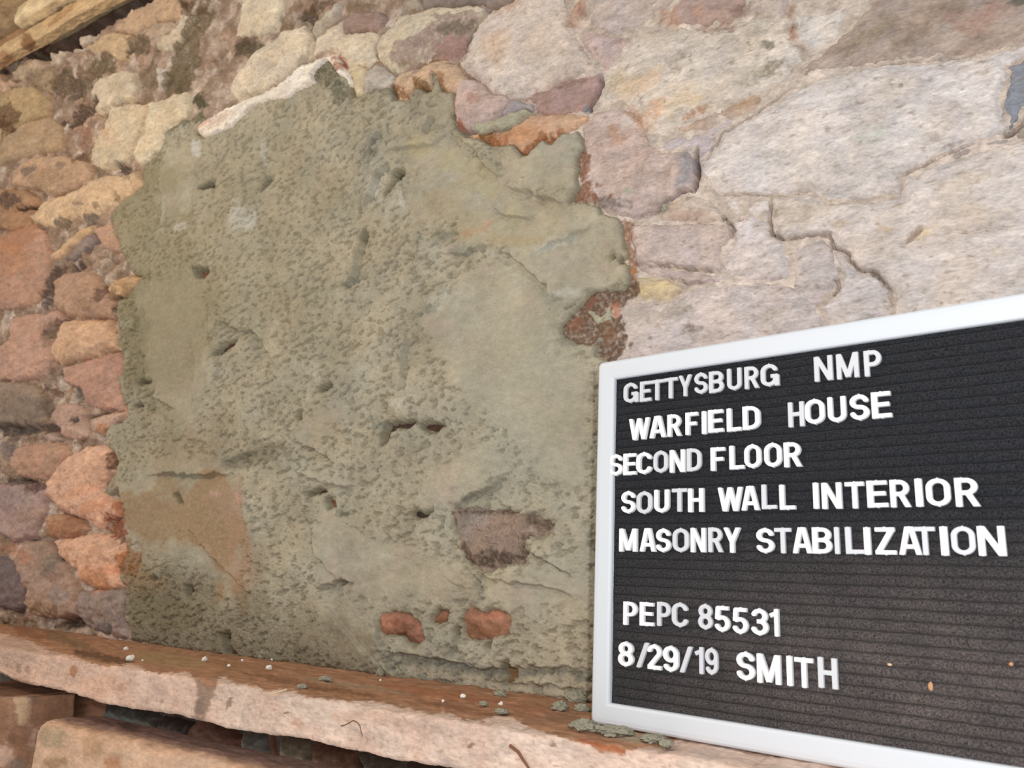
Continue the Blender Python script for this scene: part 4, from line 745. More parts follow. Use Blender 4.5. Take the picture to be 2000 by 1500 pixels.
def bar_mesh(name, us, prof_fn, mat, colfn, amp=1.0, seed=0, parent=None, close=True):
    """a long rough bar: prof_fn(u) gives (n, 2) arrays of y, z round the section"""
    P = np.array([prof_fn(x) for x in us]); n, k, _ = P.shape
    u = np.repeat(us, k); y = P[..., 0].ravel(); z = P[..., 1].ravel()
    q = np.linspace(0, 1, k)
    nb = np.roll(P, -1, 1) - np.roll(P, 1, 1); nn = np.stack([nb[..., 1], -nb[..., 0]], -1); nn /= np.linalg.norm(nn, axis=-1, keepdims=True) + 1e-12
    s = (y + z)
    dn = MM * amp * (1.3 * fbm(u, s * 1.0, 30, 4, seed) + .7 * fbm(u * .5, s, 130, 3, seed + 1) + .35 * fbm(u * .6, s, 420, 2, seed + 2))
    y = y + nn[..., 0].ravel() * dn; z = z + nn[..., 1].ravel() * dn
    V = np.stack([u, y, z], 1); idx = np.arange(n * k).reshape(n, k)
    a, b = idx[:-1], idx[1:]; ar, br = np.roll(a, -1, 1), np.roll(b, -1, 1)
    quads = np.stack([a, b, br, ar], -1).reshape(-1, 4)
    col = colfn(V, np.tile(q, n)); o = mesh_obj(name, V, quads, mat, parent, col)
    if close:
        bm = bmesh.new(); bm.from_mesh(o.data); bmesh.ops.holes_fill(bm, edges=[e for e in bm.edges if e.is_boundary], sides=0); bmesh.ops.recalc_face_normals(bm, faces=bm.faces); bm.to_mesh(o.data); bm.free()
    return o
_bb = np.array([(q[0], q[2]) for q in (on_y(p[0], p[1], LF) for p in BB)])
def ledge_prof(u):
    zb = np.interp(u, _bb[:, 0], _bb[:, 1]) + .0012 * math.sin(u * 31) ; wob = .003 * float(pn(np.array([u * 18]), np.array([3.3]), 9)[0])
    fe = LF + wob; zt = LEDGE_Z - .0015
    top = [(WALL_Y + .012 - (WALL_Y + .012 - fe - .006) * t, LEDGE_Z - .0015 * t) for t in np.linspace(0, 1, 84)]
    rnd = [(fe + .006 - .006 * math.sin(a), zt - .004 + .004 * math.cos(a)) for a in np.linspace(.3, 1.5, 6)]
    fr = [(fe + .002 * math.sin(3 * t), zt - .006 + (zb - zt + .010) * t) for t in np.linspace(0, 1, 50)]
    bot = [(fe + .002, zb + .001), (fe + .006, zb), (fe + .03, zb + .002), (WALL_Y + .012, zb + .002)]
    return np.array(top + rnd + fr + bot)
def ledge_col(V, q):
    px, py = project(V); n = fbm(V[:, 0], V[:, 1] + V[:, 2], 110, 4, 900)
    bound = np.interp(px, TB[:, 0], TB[:, 1]) + 5 * n
    brown = sst(2.0, -2.0, py - bound)[:, None]
    pale = lin((224, 200, 184)) * (1 + .12 * fbm(V[:, 0], V[:, 2], 40, 4, 903) + .10 * fbm(V[:, 0], V[:, 2], 150, 3, 905))[:, None]
    pt = np.clip(.5 + fbm(V[:, 0], V[:, 2], 22, 3, 907), 0, 1)[:, None] * .45; pale = pale * (1 - pt) + lin((222, 184, 164)) * pt
    sal = np.clip((520 - px) / 420, 0, 1)[:, None] * .55; pale = pale * (1 - sal) + lin((216, 172, 148)) * sal
    fl = np.clip(fbm(V[:, 0], V[:, 2], 240, 3, 909) - .35, 0, .5)[:, None]; pale = pale * (1 - fl) + lin((160, 130, 116)) * fl
    px_paint(px, py, pale, LSTAINS, np.ones(len(px), bool), 920)
    br = lin((172, 128, 98)) * (1 + .22 * fbm(V[:, 0] * .25, V[:, 1], 120, 4, 911) + .16 * fbm(V[:, 0], V[:, 1], 60, 4, 913))[:, None]
    px_paint(px, py, br, LTOP, np.ones(len(px), bool), 960)
    return pale * (1 - brown) + br * brown
uL = -1.75
ledge = bar_mesh('timber_ledge', np.arange(uL, .45, .0019), ledge_prof, M_WOOD, ledge_col, 1.0, 930)
thing(ledge, 'long rough ledge with pale whitewashed front and dirty brown top, under the mortar patch', 'ledge')

# lower timber under the ledge
LB_top = on_y(300, 1462, .560); LB_back = on_z(300, 1414, LB_top[2])
uLB = on_y(76, 1420, .56)[0]
def beam_prof(u):
    zt = LB_top[2]; yb = LB_back[1]; f = .560; r = .014; zb = zt - .16
    e = .010 * min(1, max(0, (u - uLB) / .03))
    top = [(yb - (yb - f - r) * t, zt - .004 * (1 - t) ** 2) for t in np.linspace(0, 1, 26)]
    rnd = [(f + r - r * math.sin(a), zt - r + r * math.cos(a)) for a in np.linspace(.15, 1.55, 10)]
    fr = [(f, zt - r - (.16 - r) * t) for t in np.linspace(.02, 1, 50)]
    return np.array(top + rnd + fr + [(f + .01, zb - .004), (yb, zb)])
def beam_col(V, q):
    px, py = project(V); c = lin((216, 178, 150)) * (1 + .16 * fbm(V[:, 0] * .5, V[:, 2], 40, 4, 941))[:, None]
    t = sst(.012, .03, V[:, 1] - .56)[:, None]; c = c * (1 - t) + lin((162, 136, 126)) * (1 + .2 * fbm(V[:, 0] * .4, V[:, 1], 90, 3, 947))[:, None] * t  # upper face coloured darker to stand for the ledge's shadow
    px_paint(px, py, c, [(ell(250,1418,22,5,-12), (96,76,68), .8, 3), (ell(100,1440,24,20), (160,146,118), .6, 9), (ell(180,1460,20,26), (184,146,112), .6, 9), (ell(220,1490,16,20,-40), (176,122,84), .7, 7), (ell(110,1490,24,14), (150,120,88), .7, 8), (ell(260,1475,40,14), (228,196,168), .5, 9), (ell(380,1490,60,10), (206,182,164), .5, 10)], np.ones(len(px), bool), 949)
    return c
o = bar_mesh('timber_beam', np.arange(uLB, -.1, .0022), beam_prof, M_WOOD, beam_col, 1.3, 950)
thing(o, 'salmon coloured rounded timber below the ledge at the bottom left corner', 'beam')

# splintered post at the left end, under the ledge
pL = on_y(-60, 1420, .575)[0]; pR = on_y(72, 1420, .575)[0]
def post():
    us = np.arange(pL, pR, .0018); vs = np.arange(1.0, LEDGE_Z - .05, .0024)
    U, V = np.meshgrid(us, vs, indexing='ij'); u = U.ravel(); v = V.ravel()
    t = (u - pL) / (pR - pL)
    y = .548 + .07 * np.clip((t - .82) / .18, 0, 1) ** 2 + MM * (6 * fbm(u, v * .18, 34, 4, 971) + 2 * fbm(u, v * .3, 120, 3, 972)) - .010 * np.exp(-((u - on_y(40, 1390, .575)[0]) / .012) ** 2) * sst(1.10, 1.2, v)
    c = lin((156, 118, 94)) * (1 + .25 * fbm(u, v * .2, 60, 4, 974))[:, None]
    px, py = project(np.stack([u, y, v], 1))
    px_paint(px, py, c, [([(22,1346),(46,1338),(58,1366),(54,1400),(46,1424),(36,1412),(28,1380)], (218,184,150), .85, 4), (ell(10,1472,16,26,-20), (222,186,166), .75, 6), (ell(68,1460,7,44,5), (206,176,156), .7, 5), (ell(30,1450,20,14), (140,104,76), .7, 6), (ell(62,1350,8,22), (112,104,106), .6, 5), (ell(34,1492,16,12), (140,128,116), .7, 5), (ell(20,1340,24,10), (130,84,60), .7, 6)], np.ones(len(px), bool), 976)
    idx = np.arange(u.size).reshape(U.shape); q = grid_quads(np.ones(U.shape, bool), idx)[:, ::-1]
    back = np.stack([u, np.full(u.shape, .66), v], 1); V3 = np.concatenate([np.stack([u, y, v], 1), back]); off = u.size
    ring = np.concatenate([idx[:, 0], idx[-1, 1:], idx[-2::-1, -1], idx[0, -2:0:-1]]); r2 = np.roll(ring, -1)
    side = np.stack([ring, r2, r2 + off, ring + off], 1)
    return mesh_obj('timber_post', V3, np.concatenate([q, side, q[:, ::-1] + off]), M_WOOD, None, np.concatenate([c, c]))
thing(post(), 'splintered brown timber post under the left end of the ledge', 'post')
# thin lath standing in the void
a = on_y(531, 1430, WALL_Y + .09); b_ = on_y(540, 1520, WALL_Y + .09)

# ------------------------------------------------------------------ timbers at the top left corner
yA = .712; zA0 = on_y(110, 76, WALL_Y - .012)[2]; zA1 = on_y(90, 36, yA)[2]
yB = on_z(72, 22, zA1)[1]; zB1 = zA1 + .05
def plain_prof(y0, y1, z0, z1, r=.004, n=26):
    def f(u):
        s = .0015 * math.sin(u * 23)
        fr = [(y0, z1 - (z1 - z0) * t) for t in np.linspace(0.03, .97, n)]
        bo = [(y0 + (y1 - y0) * t, z0 + s) for t in np.linspace(.03, 1, n)]
        return np.array(fr + [(y0 + .002, z0 + .001 + s)] + bo + [(y1, z1), (y0 + .004, z1)])
    return f
def wood_col(c, seed, stains=()):
    def f(V, q):
        col = lin(c) * (1 + .22 * fbm(V[:, 0] * .2, V[:, 1] + V[:, 2], 110, 4, seed) + .12 * fbm(V[:, 0], V[:, 2], 24, 3, seed + 3))[:, None]
        px, py = project(V); px_paint(px, py, col, list(stains), np.ones(len(px), bool), seed + 5); return col
    return f
o = bar_mesh('timber_plank', np.arange(-2.9, -.55, .003), plain_prof(yA, WALL_Y - .012, zA0, zA1), M_WOOD, wood_col((212,182,142), 980, [(ell(55,84,14,18,20), (128,84,52), .8, 5), (ell(10,118,20,18), (150,98,66), .6, 7), (ell(120,30,36,5,38), (164,120,80), .6, 4)]), 1.5, 982)
thing(o, 'tan timber plank along the top of the wall at the top left corner', 'plank')
uB = on_y(26, 46, yB)[0]
o = bar_mesh('floorboard', np.arange(uB, -.55, .003), plain_prof(yB, WALL_Y + .03, zA1 + .006, zB1), M_WOOD, wood_col((232,210,172), 990, [(ell(60,66,40,14,35), (146,118,92), .7, 6), (ell(100,38,50,8,38), (140,114,94), .9, 5)]), 1.5, 992)
thing(o, 'cream edged board lying on the tan plank at the top left corner', 'board')
o = bar_mesh('floorboard', np.arange(-2.9, uB - .012, .003), plain_prof(yB + .035, WALL_Y + .03, zA1 + .006, zB1 - .01), M_WOOD, wood_col((168,134,104), 995), 2.0, 996)
thing(o, 'brown board end in the very top left corner, left of the cream board', 'board')
o = bar_mesh('joist', np.arange(-2.9, -.55, .004), plain_prof(yB - .03, WALL_Y + .03, zB1 + .008, zB1 + .15), M_WOOD, wood_col((200,172,136), 998), 1.5, 999)
thing(o, 'pale joist above the boards, at the top left edge of the view', 'joist')

# ------------------------------------------------------------------ letter board
BO = CAM + np.array([-.3076, .6313, -.10887]); ang = math.radians(-8.5606)
BX = np.array([math.cos(ang), math.sin(ang), 0]); BY = np.array([-math.sin(ang), math.cos(ang), 0])
def on_board(px, py, d):
    r = ray(px, py); t = (np.dot(BO, BY) + d - np.dot(CAM, BY)) / np.dot(r, BY); q = CAM + r * t - BO
    return np.dot(q, BX), q[2]
board = empty('letter_board', BO); board.rotation_euler = (0, 0, ang)
thing(board, 'black felt letter board in a white wooden frame, standing on the ledge', 'letter board')
BW, BH = .462, .3066
RAIL = .0176
def rail(p0, p1, inn0, inn1):
    bm = bmesh.new(); p0, p1 = Vector(p0), Vector(p1); i0, i1 = Vector(inn0) - p0, Vector(inn1) - p1
    sec = [(0, .018), (0, .0035), (.05, .0014), (.14, .0003), (.3, 0), (.86, .0004), (.96, .0012), (1, .0024), (1, .018)]
    rows = []
    L = (p1 - p0).length; e = (p1 - p0) / L; nv = Vector((-e.y, e.x)); RC = .0045; s0 = RC * (1 - math.sqrt(.5))
    ds = [s0 + (RC - s0) * k / 7 for k in range(8)]; sl = ds + list(np.linspace(RC, L - RC, 16)[1:-1]) + [L - d for d in ds[::-1]]
    for s_ in sl:
        dd = min(s_, L - s_); ins = RC - math.sqrt(max(RC * RC - max(RC - dd, 0) ** 2, 0)); base = p0 + e * s_ + nv * ins
        tt = (s_ - s0) / (L - 2 * s0); vec = (p0 + i0).lerp(p1 + i1, tt) - base
        rows.append([bm.verts.new((base.x + vec.x * s, d, base.y + vec.y * s)) for s, d in sec])
    for a, b in zip(rows[:-1], rows[1:]):
        for j in range(len(sec)): k = (j + 1) % len(sec); bm.faces.new((a[j], a[k], b[k], b[j]))
    bm.faces.new(rows[0]); bm.faces.new(rows[-1][::-1]); bmesh.ops.recalc_face_normals(bm, faces=bm.faces)
    me = bpy.data.meshes.new('frame_rail'); bm.to_mesh(me); bm.free(); me.materials.append(M_FRAME)
    o = bpy.data.objects.new('frame_rail', me); C.objects.link(o); o.parent = board
    return o
c4 = [(0, 0), (BW, 0), (BW, BH), (0, BH)]; i4 = [(RAIL, RAIL), (BW - RAIL, RAIL), (BW - RAIL, BH - RAIL), (RAIL, BH - RAIL)]
for k in range(4): rail(c4[k], c4[(k + 1) % 4], i4[k], i4[(k + 1) % 4])
PITCH = .0073; FELT_D = .0052
def felt():
    z0, z1 = RAIL - .002, BH - RAIL + .002; xs = np.linspace(RAIL - .002, BW - RAIL + .002, 260)
    pts = []
    k = 0; z = z0
    while z < z1:
        for t, d in ((.0, .0030), (.06, .0010), (.2, .0002), (.5, 0), (.8, .0002), (.94, .0010), (.985, .0030)):
            if z + t * PITCH < z1: pts.append((z + t * PITCH, FELT_D + d))
        z += PITCH
    P = np.array(pts); X, Z = np.meshgrid(xs, P[:, 0], indexing='ij'); Dd = np.tile(P[:, 1], (len(xs), 1))
    ef = np.clip(np.minimum(X - RAIL, BW - RAIL - X) / .004, 0, 1); Dd = FELT_D + (Dd - FELT_D) * ef * 1.25
    Z = Z + .00035 * pn(X * 60, Z * 140, 5); Dd = Dd + .0004 * pn(X * 30, Z * 70, 6)
    idx = np.arange(X.size).reshape(X.shape); q = grid_quads(np.ones(X.shape, bool), idx)
    o = mesh_obj('felt_panel', np.stack([X.ravel(), Dd.ravel(), Z.ravel()], 1), q[:, ::-1], M_FELT, board)
    bm = bmesh.new(); v = [bm.verts.new(p) for p in ((.002, .0172, .002), (BW - .002, .0172, .002), (BW - .002, .0172, BH - .002), (.002, .0172, BH - .002))]
    bm.faces.new(v); r = bmesh.ops.extrude_face_region(bm, geom=bm.faces[:]); bmesh.ops.translate(bm, vec=(0, .003, 0), verts=[g for g in r['geom'] if isinstance(g, bmesh.types.BMVert)]); bmesh.ops.recalc_face_normals(bm, faces=bm.faces)
    me = bpy.data.meshes.new('backing_panel'); bm.to_mesh(me); bm.free(); me.materials.append(M_FELT); b2 = bpy.data.objects.new('backing_panel', me); C.objects.link(b2); b2.parent = board
felt()

# glyphs as strokes in a box one unit high
def Ln(x0, y0, x1, y1): return ('l', x0, y0, x1, y1)
def Ar(cx, cy, rx, ry, a0, a1): return ('a', cx, cy, rx, ry, a0, a1)
def O_(w): return [Ar(w/2, .66, w/2-.095, .245, 0, 180), Ar(w/2, .34, w/2-.095, .245, 180, 360), Ln(.095, .34, .095, .66), Ln(w-.095, .34, w-.095, .66)]
G = {
 'A': (.68, [Ln(.09, -.02, .30, 1.02), Ln(.59, -.02, .38, 1.02), Ln(.2, .29, .48, .29)]),
 'B': (.6, [Ln(.1, 0, .1, 1), Ln(.05, .91, .32, .91), Ar(.32, .715, .18, .195, -90, 90), Ln(.05, .515, .34, .515), Ar(.33, .3, .19, .21, -90, 90), Ln(.05, .09, .33, .09)]),
 'C': (.62, [Ar(.31, .67, .215, .235, 18, 180), Ln(.095, .33, .095, .67), Ar(.31, .33, .215, .235, 180, 342)]),
 'D': (.62, [Ln(.1, 0, .1, 1), Ln(.05, .91, .27, .91), Ar(.27, .66, .25, .25, 0, 90), Ln(.52, .34, .52, .66), Ar(.27, .34, .25, .25, -90, 0), Ln(.05, .09, .27, .09)]),
 'E': (.54, [Ln(.1, 0, .1, 1), Ln(.05, .91, .53, .91), Ln(.05, .515, .49, .515), Ln(.05, .09, .54, .09)]),
 'F': (.52, [Ln(.1, 0, .1, 1), Ln(.05, .91, .52, .91), Ln(.05, .49, .46, .49)]),
 'G': (.66, [Ar(.31, .67, .215, .235, 18, 180), Ln(.095, .33, .095, .67), Ar(.31, .33, .215, .235, 180, 360), Ln(.36, .44, .61, .44), Ln(.57, 0, .57, .48)]),
 'H': (.6, [Ln(.1, 0, .1, 1), Ln(.5, 0, .5, 1), Ln(.1, .51, .5, .51)]),
 'I': (.21, [Ln(.105, 0, .105, 1)]),
 'L': (.52, [Ln(.1, 0, .1, 1), Ln(.05, .09, .52, .09)]),
 'M': (.78, [Ln(.095, 0, .095, 1), Ln(.685, 0, .685, 1), Ln(.11, 1.0, .39, .06), Ln(.67, 1.0, .39, .06)]),
 'N': (.64, [Ln(.095, 0, .095, 1), Ln(.545, 0, .545, 1), Ln(.11, .98, .53, .02)]),
 'O': (.66, O_(.66)),
 'P': (.58, [Ln(.1, 0, .1, 1), Ln(.05, .91, .3, .91), Ar(.3, .68, .185, .23, -90, 90), Ln(.05, .45, .3, .45)]),
 'R': (.62, [Ln(.1, 0, .1, 1), Ln(.05, .91, .3, .91), Ar(.3, .695, .19, .215, -90, 90), Ln(.05, .48, .3, .48), Ln(.32, .48, .53, -.02)]),
 'S': (.6, [Ar(.3, .705, .2, .2, 15, 270), Ar(.3, .3, .205, .205, -165, 90)]),
 'T': (.6, [Ln(0, .91, .6, .91), Ln(.3, 0, .3, .95)]),
 'U': (.62, [Ln(.1, .3, .1, 1), Ln(.52, .3, .52, 1), Ar(.31, .31, .21, .215, 180, 360)]),
 'W': (.94, [Ln(.08, 1.02, .27, -.02), Ln(.27, -.02, .47, 1.02), Ln(.47, 1.02, .67, -.02), Ln(.67, -.02, .86, 1.02)]),
 'Y': (.64, [Ln(.08, 1.02, .32, .42), Ln(.56, 1.02, .32, .42), Ln(.32, 0, .32, .47)]),
 'Z': (.58, [Ln(.03, .91, .56, .91), Ln(.02, .09, .58, .09), Ln(.5, .94, .08, .06)]),
 '1': (.4, [Ln(.28, 0, .28, 1), Ln(.04, .74, .3, .86)]),
 '2': (.58, [Ar(.29, .69, .195, .215, -25, 165), Ln(.46, .59, .1, .12), Ln(.04, .09, .56, .09)]),
 '3': (.58, [Ar(.28, .71, .185, .195, -90, 160), Ar(.28, .305, .205, .21, -160, 90), Ln(.2, .515, .3, .515)]),
 '5': (.58, [Ln(.1, .91, .52, .91), Ln(.14, .95, .11, .47), Ar(.28, .325, .2, .23, -155, 125)]),
 '8': (.58, [Ar(.29, .715, .18, .19, 0, 360), Ar(.29, .3, .195, .205, 0, 360)]),
 '9': (.58, [Ar(.29, .67, .195, .235, 0, 360), Ln(.485, .34, .485, .67), Ar(.29, .33, .195, .235, -150, 0)]),
 '/': (.40, [Ln(.07, -.02, .33, 1.02)]),
}
def glyph_mesh(ch):
    w, strokes = G[ch]; hw = .080 if ch != '/' else .062
    nx, ny = 90, 130; x0, x1, y0, y1 = -.08, w + .08, -.10, 1.10
    X, Y = np.meshgrid(np.linspace(x0, x1, nx), np.linspace(y0, y1, ny), indexing='ij')
    sd = np.full(X.shape, 9.0)
    for s in strokes:
        if s[0] == 'l':
            a, b = np.array(s[1:3]), np.array(s[3:5]); e = b - a; L = np.hypot(*e); e = e / L; c = (a + b) / 2
            p = np.abs((X - c[0]) * e[0] + (Y - c[1]) * e[1]) - L / 2; q = np.abs(-(X - c[0]) * e[1] + (Y - c[1]) * e[0]) - hw
            sd = np.minimum(sd, np.hypot(np.maximum(p, 0), np.maximum(q, 0)) + np.minimum(np.maximum(p, q), 0))
        else:
            t = np.radians(np.linspace(s[5], s[6], 40)); d, _, _ = dist_line(X.ravel(), Y.ravel(), np.stack([s[1] + s[3] * np.cos(t), s[2] + s[4] * np.sin(t)], 1))
            sd = np.minimum(sd, d.reshape(X.shape) - hw)
    sd = np.maximum(sd, np.maximum(-Y, Y - 1))
    # the little pegs at top and bottom that show past the edge
    for yy in (0, 1):
        row = sd[:, np.argmin(np.abs(Y[0] - (.03 if yy == 0 else .97)))]; ins = np.nonzero(row < -.01)[0]
        if len(ins):
            run = [ins[0]]
            for k in ins[1:]:
                if k == run[-1] + 1: run.append(k)
                else: break
            cx = X[run[len(run) // 2], 0]; sd = np.minimum(sd, np.hypot((X - cx), (Y - (.99 if yy else .01))) - .026)
    # marching squares -> closed loops
    segs = {}
    def cut(i0, j0, i1, j1):
        a, b = sd[i0, j0], sd[i1, j1]; t = a / (a - b)
        return (round(float(X[i0, j0] + t * (X[i1, j1] - X[i0, j0])), 6), round(float(Y[i0, j0] + t * (Y[i1, j1] - Y[i0, j0])), 6))
    sd = np.where(np.abs(sd) < 1e-6, 1e-6, sd)
    for i in range(nx - 1):
        for j in range(ny - 1):
            c = [(i, j), (i + 1, j), (i + 1, j + 1), (i, j + 1)]; inn = [sd[k] < 0 for k in c]
            if all(inn) or not any(inn): continue
            ent = []; ext = []
            for k in range(4):
                a, b = c[k], c[(k + 1) % 4]
                if inn[k] and not inn[(k + 1) % 4]: ext.append(cut(*a, *b))
                if not inn[k] and inn[(k + 1) % 4]: ent.append(cut(*b, *a))
            for a, b in zip(ext, ent): segs[a] = b
    cu = bpy.data.curves.new('plastic_letter', 'CURVE'); cu.dimensions = '2D'; cu.fill_mode = 'BOTH'
    cu.extrude = .045; cu.bevel_depth = .030; cu.bevel_resolution = 3; cu.offset = -.028
    left = dict(segs)
    while left:
        s = next(iter(left)); loop = [s]; n = left.pop(s)
        while n != s and n in left: loop.append(n); n = left.pop(n)
        if len(loop) < 8: continue
        P = np.array(loop)
        for _ in range(2): P = .5 * P + .25 * (np.roll(P, 1, 0) + np.roll(P, -1, 0))
        P = P[::2]
        sp = cu.splines.new('POLY'); sp.points.add(len(P) - 1); sp.points.foreach_set('co', np.concatenate([P, np.zeros((len(P), 1)), np.ones((len(P), 1))], 1).ravel()); sp.use_cyclic_u = True
    ob = bpy.data.objects.new('tmp', cu); C.objects.link(ob); bpy.context.view_layer.update()
    me = bpy.data.meshes.new_from_object(ob.evaluated_get(bpy.context.evaluated_depsgraph_get())); bpy.data.objects.remove(ob); bpy.data.curves.remove(cu)
    me.name = 'plastic_letter_mesh'; return me, w
# picture boxes of the letters: origin of the strip, words, then each letter's left, right, top, bottom
Z1, Z2, Z3, Z4, Z5, Z6 = (1180, 660), (1480, 640), (1180, 900), (1560, 900), (1180, 1140), (1350, 1150)
ROWS = [
 ('GETTYSBURG', Z1, 'GETTYSBURG', [(112,212,272,402),(213,290,262,396),(280,368,252,388),(362,454,238,378),(455,542,225,362),(550,642,208,348),(640,740,197,342),(752,853,182,325),(860,962,168,316),(960,1086,155,300)], 'gggggggggg'),
 ('NMP', Z2, 'NMP', [(340,468,168,332),(478,630,148,318),(648,772,132,298)], 'ggg'),
 ('WARFIELD', Z1, 'WARFIELD', [(150,282,492,635),(275,385,478,622),(385,482,468,612),(497,582,455,603),(597,638,450,598),(637,740,438,590),(752,850,432,580),(850,972,415,572)], 'wwwwwwww'),
 ('HOUSE', Z2, 'HOUSE', [(178,292,455,615),(285,420,435,602),(425,554,420,592),(562,697,405,578),(695,832,392,562)], 'gwwww'),
 ('SECOND', Z1, 'SECOND', [(25,117,715,858),(112,199,712,852),(193,299,700,850),(297,396,693,838),(400,504,685,840),(503,604,678,828)], 'wwwgwg'),
 ('FLOOR', Z1, 'FLOOR', [(652,750,670,828),(768,868,662,818),(862,976,652,812),(985,1104,643,805),(1105,1230,640,803)], 'wwwww'),
 ('SOUTH', Z3, 'SOUTH', [(100,196,182,330),(192,298,185,330),(303,406,172,328),(413,512,165,318),(512,622,165,322)], 'wgwgw'),
 ('WALL', Z3, 'WALL', [(700,860,158,318),(843,965,150,312),(965,1068,142,302),(1078,1185,142,308)], 'wwgw'),
 ('INTERIOR', Z4, 'INTERIOR', [(80,130,130,302),(135,272,130,302),(283,410,125,298),(413,555,115,295),(557,700,108,295),(710,778,100,293),(780,948,98,290),(958,1130,98,288)], 'wwwwwwww'),
 ('MASONRY', Z3, 'MASONRY', [(88,205,415,568),(215,322,412,568),(315,415,410,575),(415,526,412,570),(530,632,410,572),(635,738,408,570),(735,848,408,575)], 'wwwgwgw'),
 ('STABILIZATION', Z4, 'STABILIZATION', [(-270,-148,408,580),(-157,-45,408,578),(-46,86,405,580),(75,208,405,582),(210,258,405,582),(278,405,405,582),(393,455,402,592),(463,606,405,588),(610,766,400,590),(712,852,402,588),(865,938,402,592),(935,1102,398,590),(1100,1292,395,598)], 'wgwwggwwwgwgw'),
 ('PEPC', Z5, 'PEPC', [(112,206,108,262),(213,308,110,268),(318,412,108,270),(410,522,112,275)], 'wwgg'),
 ('85531', Z5, '85531', [(573,673,122,288),(678,783,132,305),(788,896,142,318),(905,1021,145,330),(1018,1090,148,335)], 'gwwww'),
 ('8/29/19', Z5, '8/29/19', [(80,184,352,522),(190,280,362,525),(260,358,368,542),(357,464,378,555),(458,550,385,558),(552,620,388,565),(617,706,395,568)], 'wgwwggg'),
 ('SMITH', Z5, 'SMITH', [(812,938,415,608),(940,1098,430,630),(1122,1174,442,640),(1177,1299,452,652),(1314,1451,454,657)], 'wwwwg'),
]
KC = 1269 / 400.0; cache = {}
ORD = ['first', 'second', 'third', 'fourth', 'fifth', 'sixth', 'seventh', 'eighth', 'ninth', 'tenth', 'eleventh', 'twelfth', 'last']
WHERE = dict(zip([r[0] for r in ROWS], ['left word in the top row', 'right word in the top row', 'left word in the second row', 'right word in the second row', 'left word in the third row', 'right word in the third row', 'left word in the fourth row', 'middle word in the fourth row', 'right word in the fourth row', 'left word in the fifth row', 'right word in the fifth row', 'left word in the sixth row', 'number in the sixth row', 'date in the bottom row', 'word in the bottom row']))
for rowname, org, chars, boxes, tone in ROWS:
    meas = []
    for ch, bx4, tn in zip(chars, boxes, tone):
        xl, xr, yt, yb = [bx4[0] / KC + org[0], bx4[1] / KC + org[0], bx4[2] / KC + org[1], bx4[3] / KC + org[1]]
        yc = (yt + yb) / 2; xc = (xl + xr) / 2
        a0 = on_board(xl, yc, .001)[0]; a1 = on_board(xr, yc, .001)[0]; z1 = on_board(xc, yt, .001)[1]; z0 = on_board(xc, yb, .001)[1]
        meas.append([ch, a0, a1, z0, z1, tn])
    hts = np.median([m_[4] - m_[3] for m_ in meas]) * .94
    for n_, (ch, a0, a1, z0, z1, tn) in enumerate(meas):
        key = (ch, tn)
        if key not in cache:
            me, w_ = glyph_mesh(ch); me.materials.clear(); me.materials.append(M_LETTER_SHADED if tn == 'g' else M_LETTER); cache[key] = (me, w_)
        me, w_ = cache[key]; o = bpy.data.objects.new('plastic_letter', me); C.objects.link(o)
        zc = (z0 + z1) / 2; a1 -= .0006; a0 += .0003; sx = (a1 - a0) / w_; th = .0044 / .15
        if tn == 'g': th *= .8
        M = Matrix.Translation(Vector(BO)) @ Matrix.Rotation(ang, 4, 'Z') @ Matrix.Translation((a0, FELT_D - .0003 - .075 * th, zc - hts / 2)) @ Matrix.Rotation(math.pi / 2, 4, 'X') @ Matrix.Diagonal((sx, hts, th, 1))
        o.matrix_world = M
        what = 'slash' if ch == '/' else ('digit ' if ch.isdigit() else 'letter ') + ch
        shade = 'shaded white' if tn == 'g' else 'bright white'
        thing(o, f'{shade} {what}, {ORD[n_]} character of the {WHERE[rowname]}', 'slash' if ch == '/' else ('digit' if ch.isdigit() else 'letter'), 'plastic characters on the letter board')

# ------------------------------------------------------------------ loose bits
def lump(name, pos, size, mat, seed, label, cat, group=None, crumb=0.0):
    bm = bmesh.new(); bmesh.ops.create_icosphere(bm, subdivisions=4 if crumb else 3, radius=1)
    co = np.array([v.co for v in bm.verts]); n = 1 + .35 * fbm(co[:, 0] + seed * 3.1, co[:, 1] + co[:, 2] * .7, 1.1, 3, seed) + .12 * fbm(co[:, 0] - co[:, 2], co[:, 1] + seed, 4, 2, seed + 3) + crumb * (.30 * fbm(co[:, 0] + co[:, 2] * .6, co[:, 1] - co[:, 2] * .5 + seed, 3, 4, seed + 5, .7))
    for v, k in zip(bm.verts, n): v.co = v.co * float(k)
    for f in bm.faces: f.smooth = True
    me = bpy.data.meshes.new(name); bm.to_mesh(me); bm.free(); me.materials.append(mat)
    o = bpy.data.objects.new(name, me); C.objects.link(o); sx, sy, sz = size
    o.scale = (sx, sy, sz); o.rotation_euler = (0, 0, seed * .7); o.location = pos
    return thing(o, label, cat, group)
def on_ledge(px, py, lift=0.0):
    q = on_z(px, py, LEDGE_Z); return (q[0], q[1], LEDGE_Z + lift)
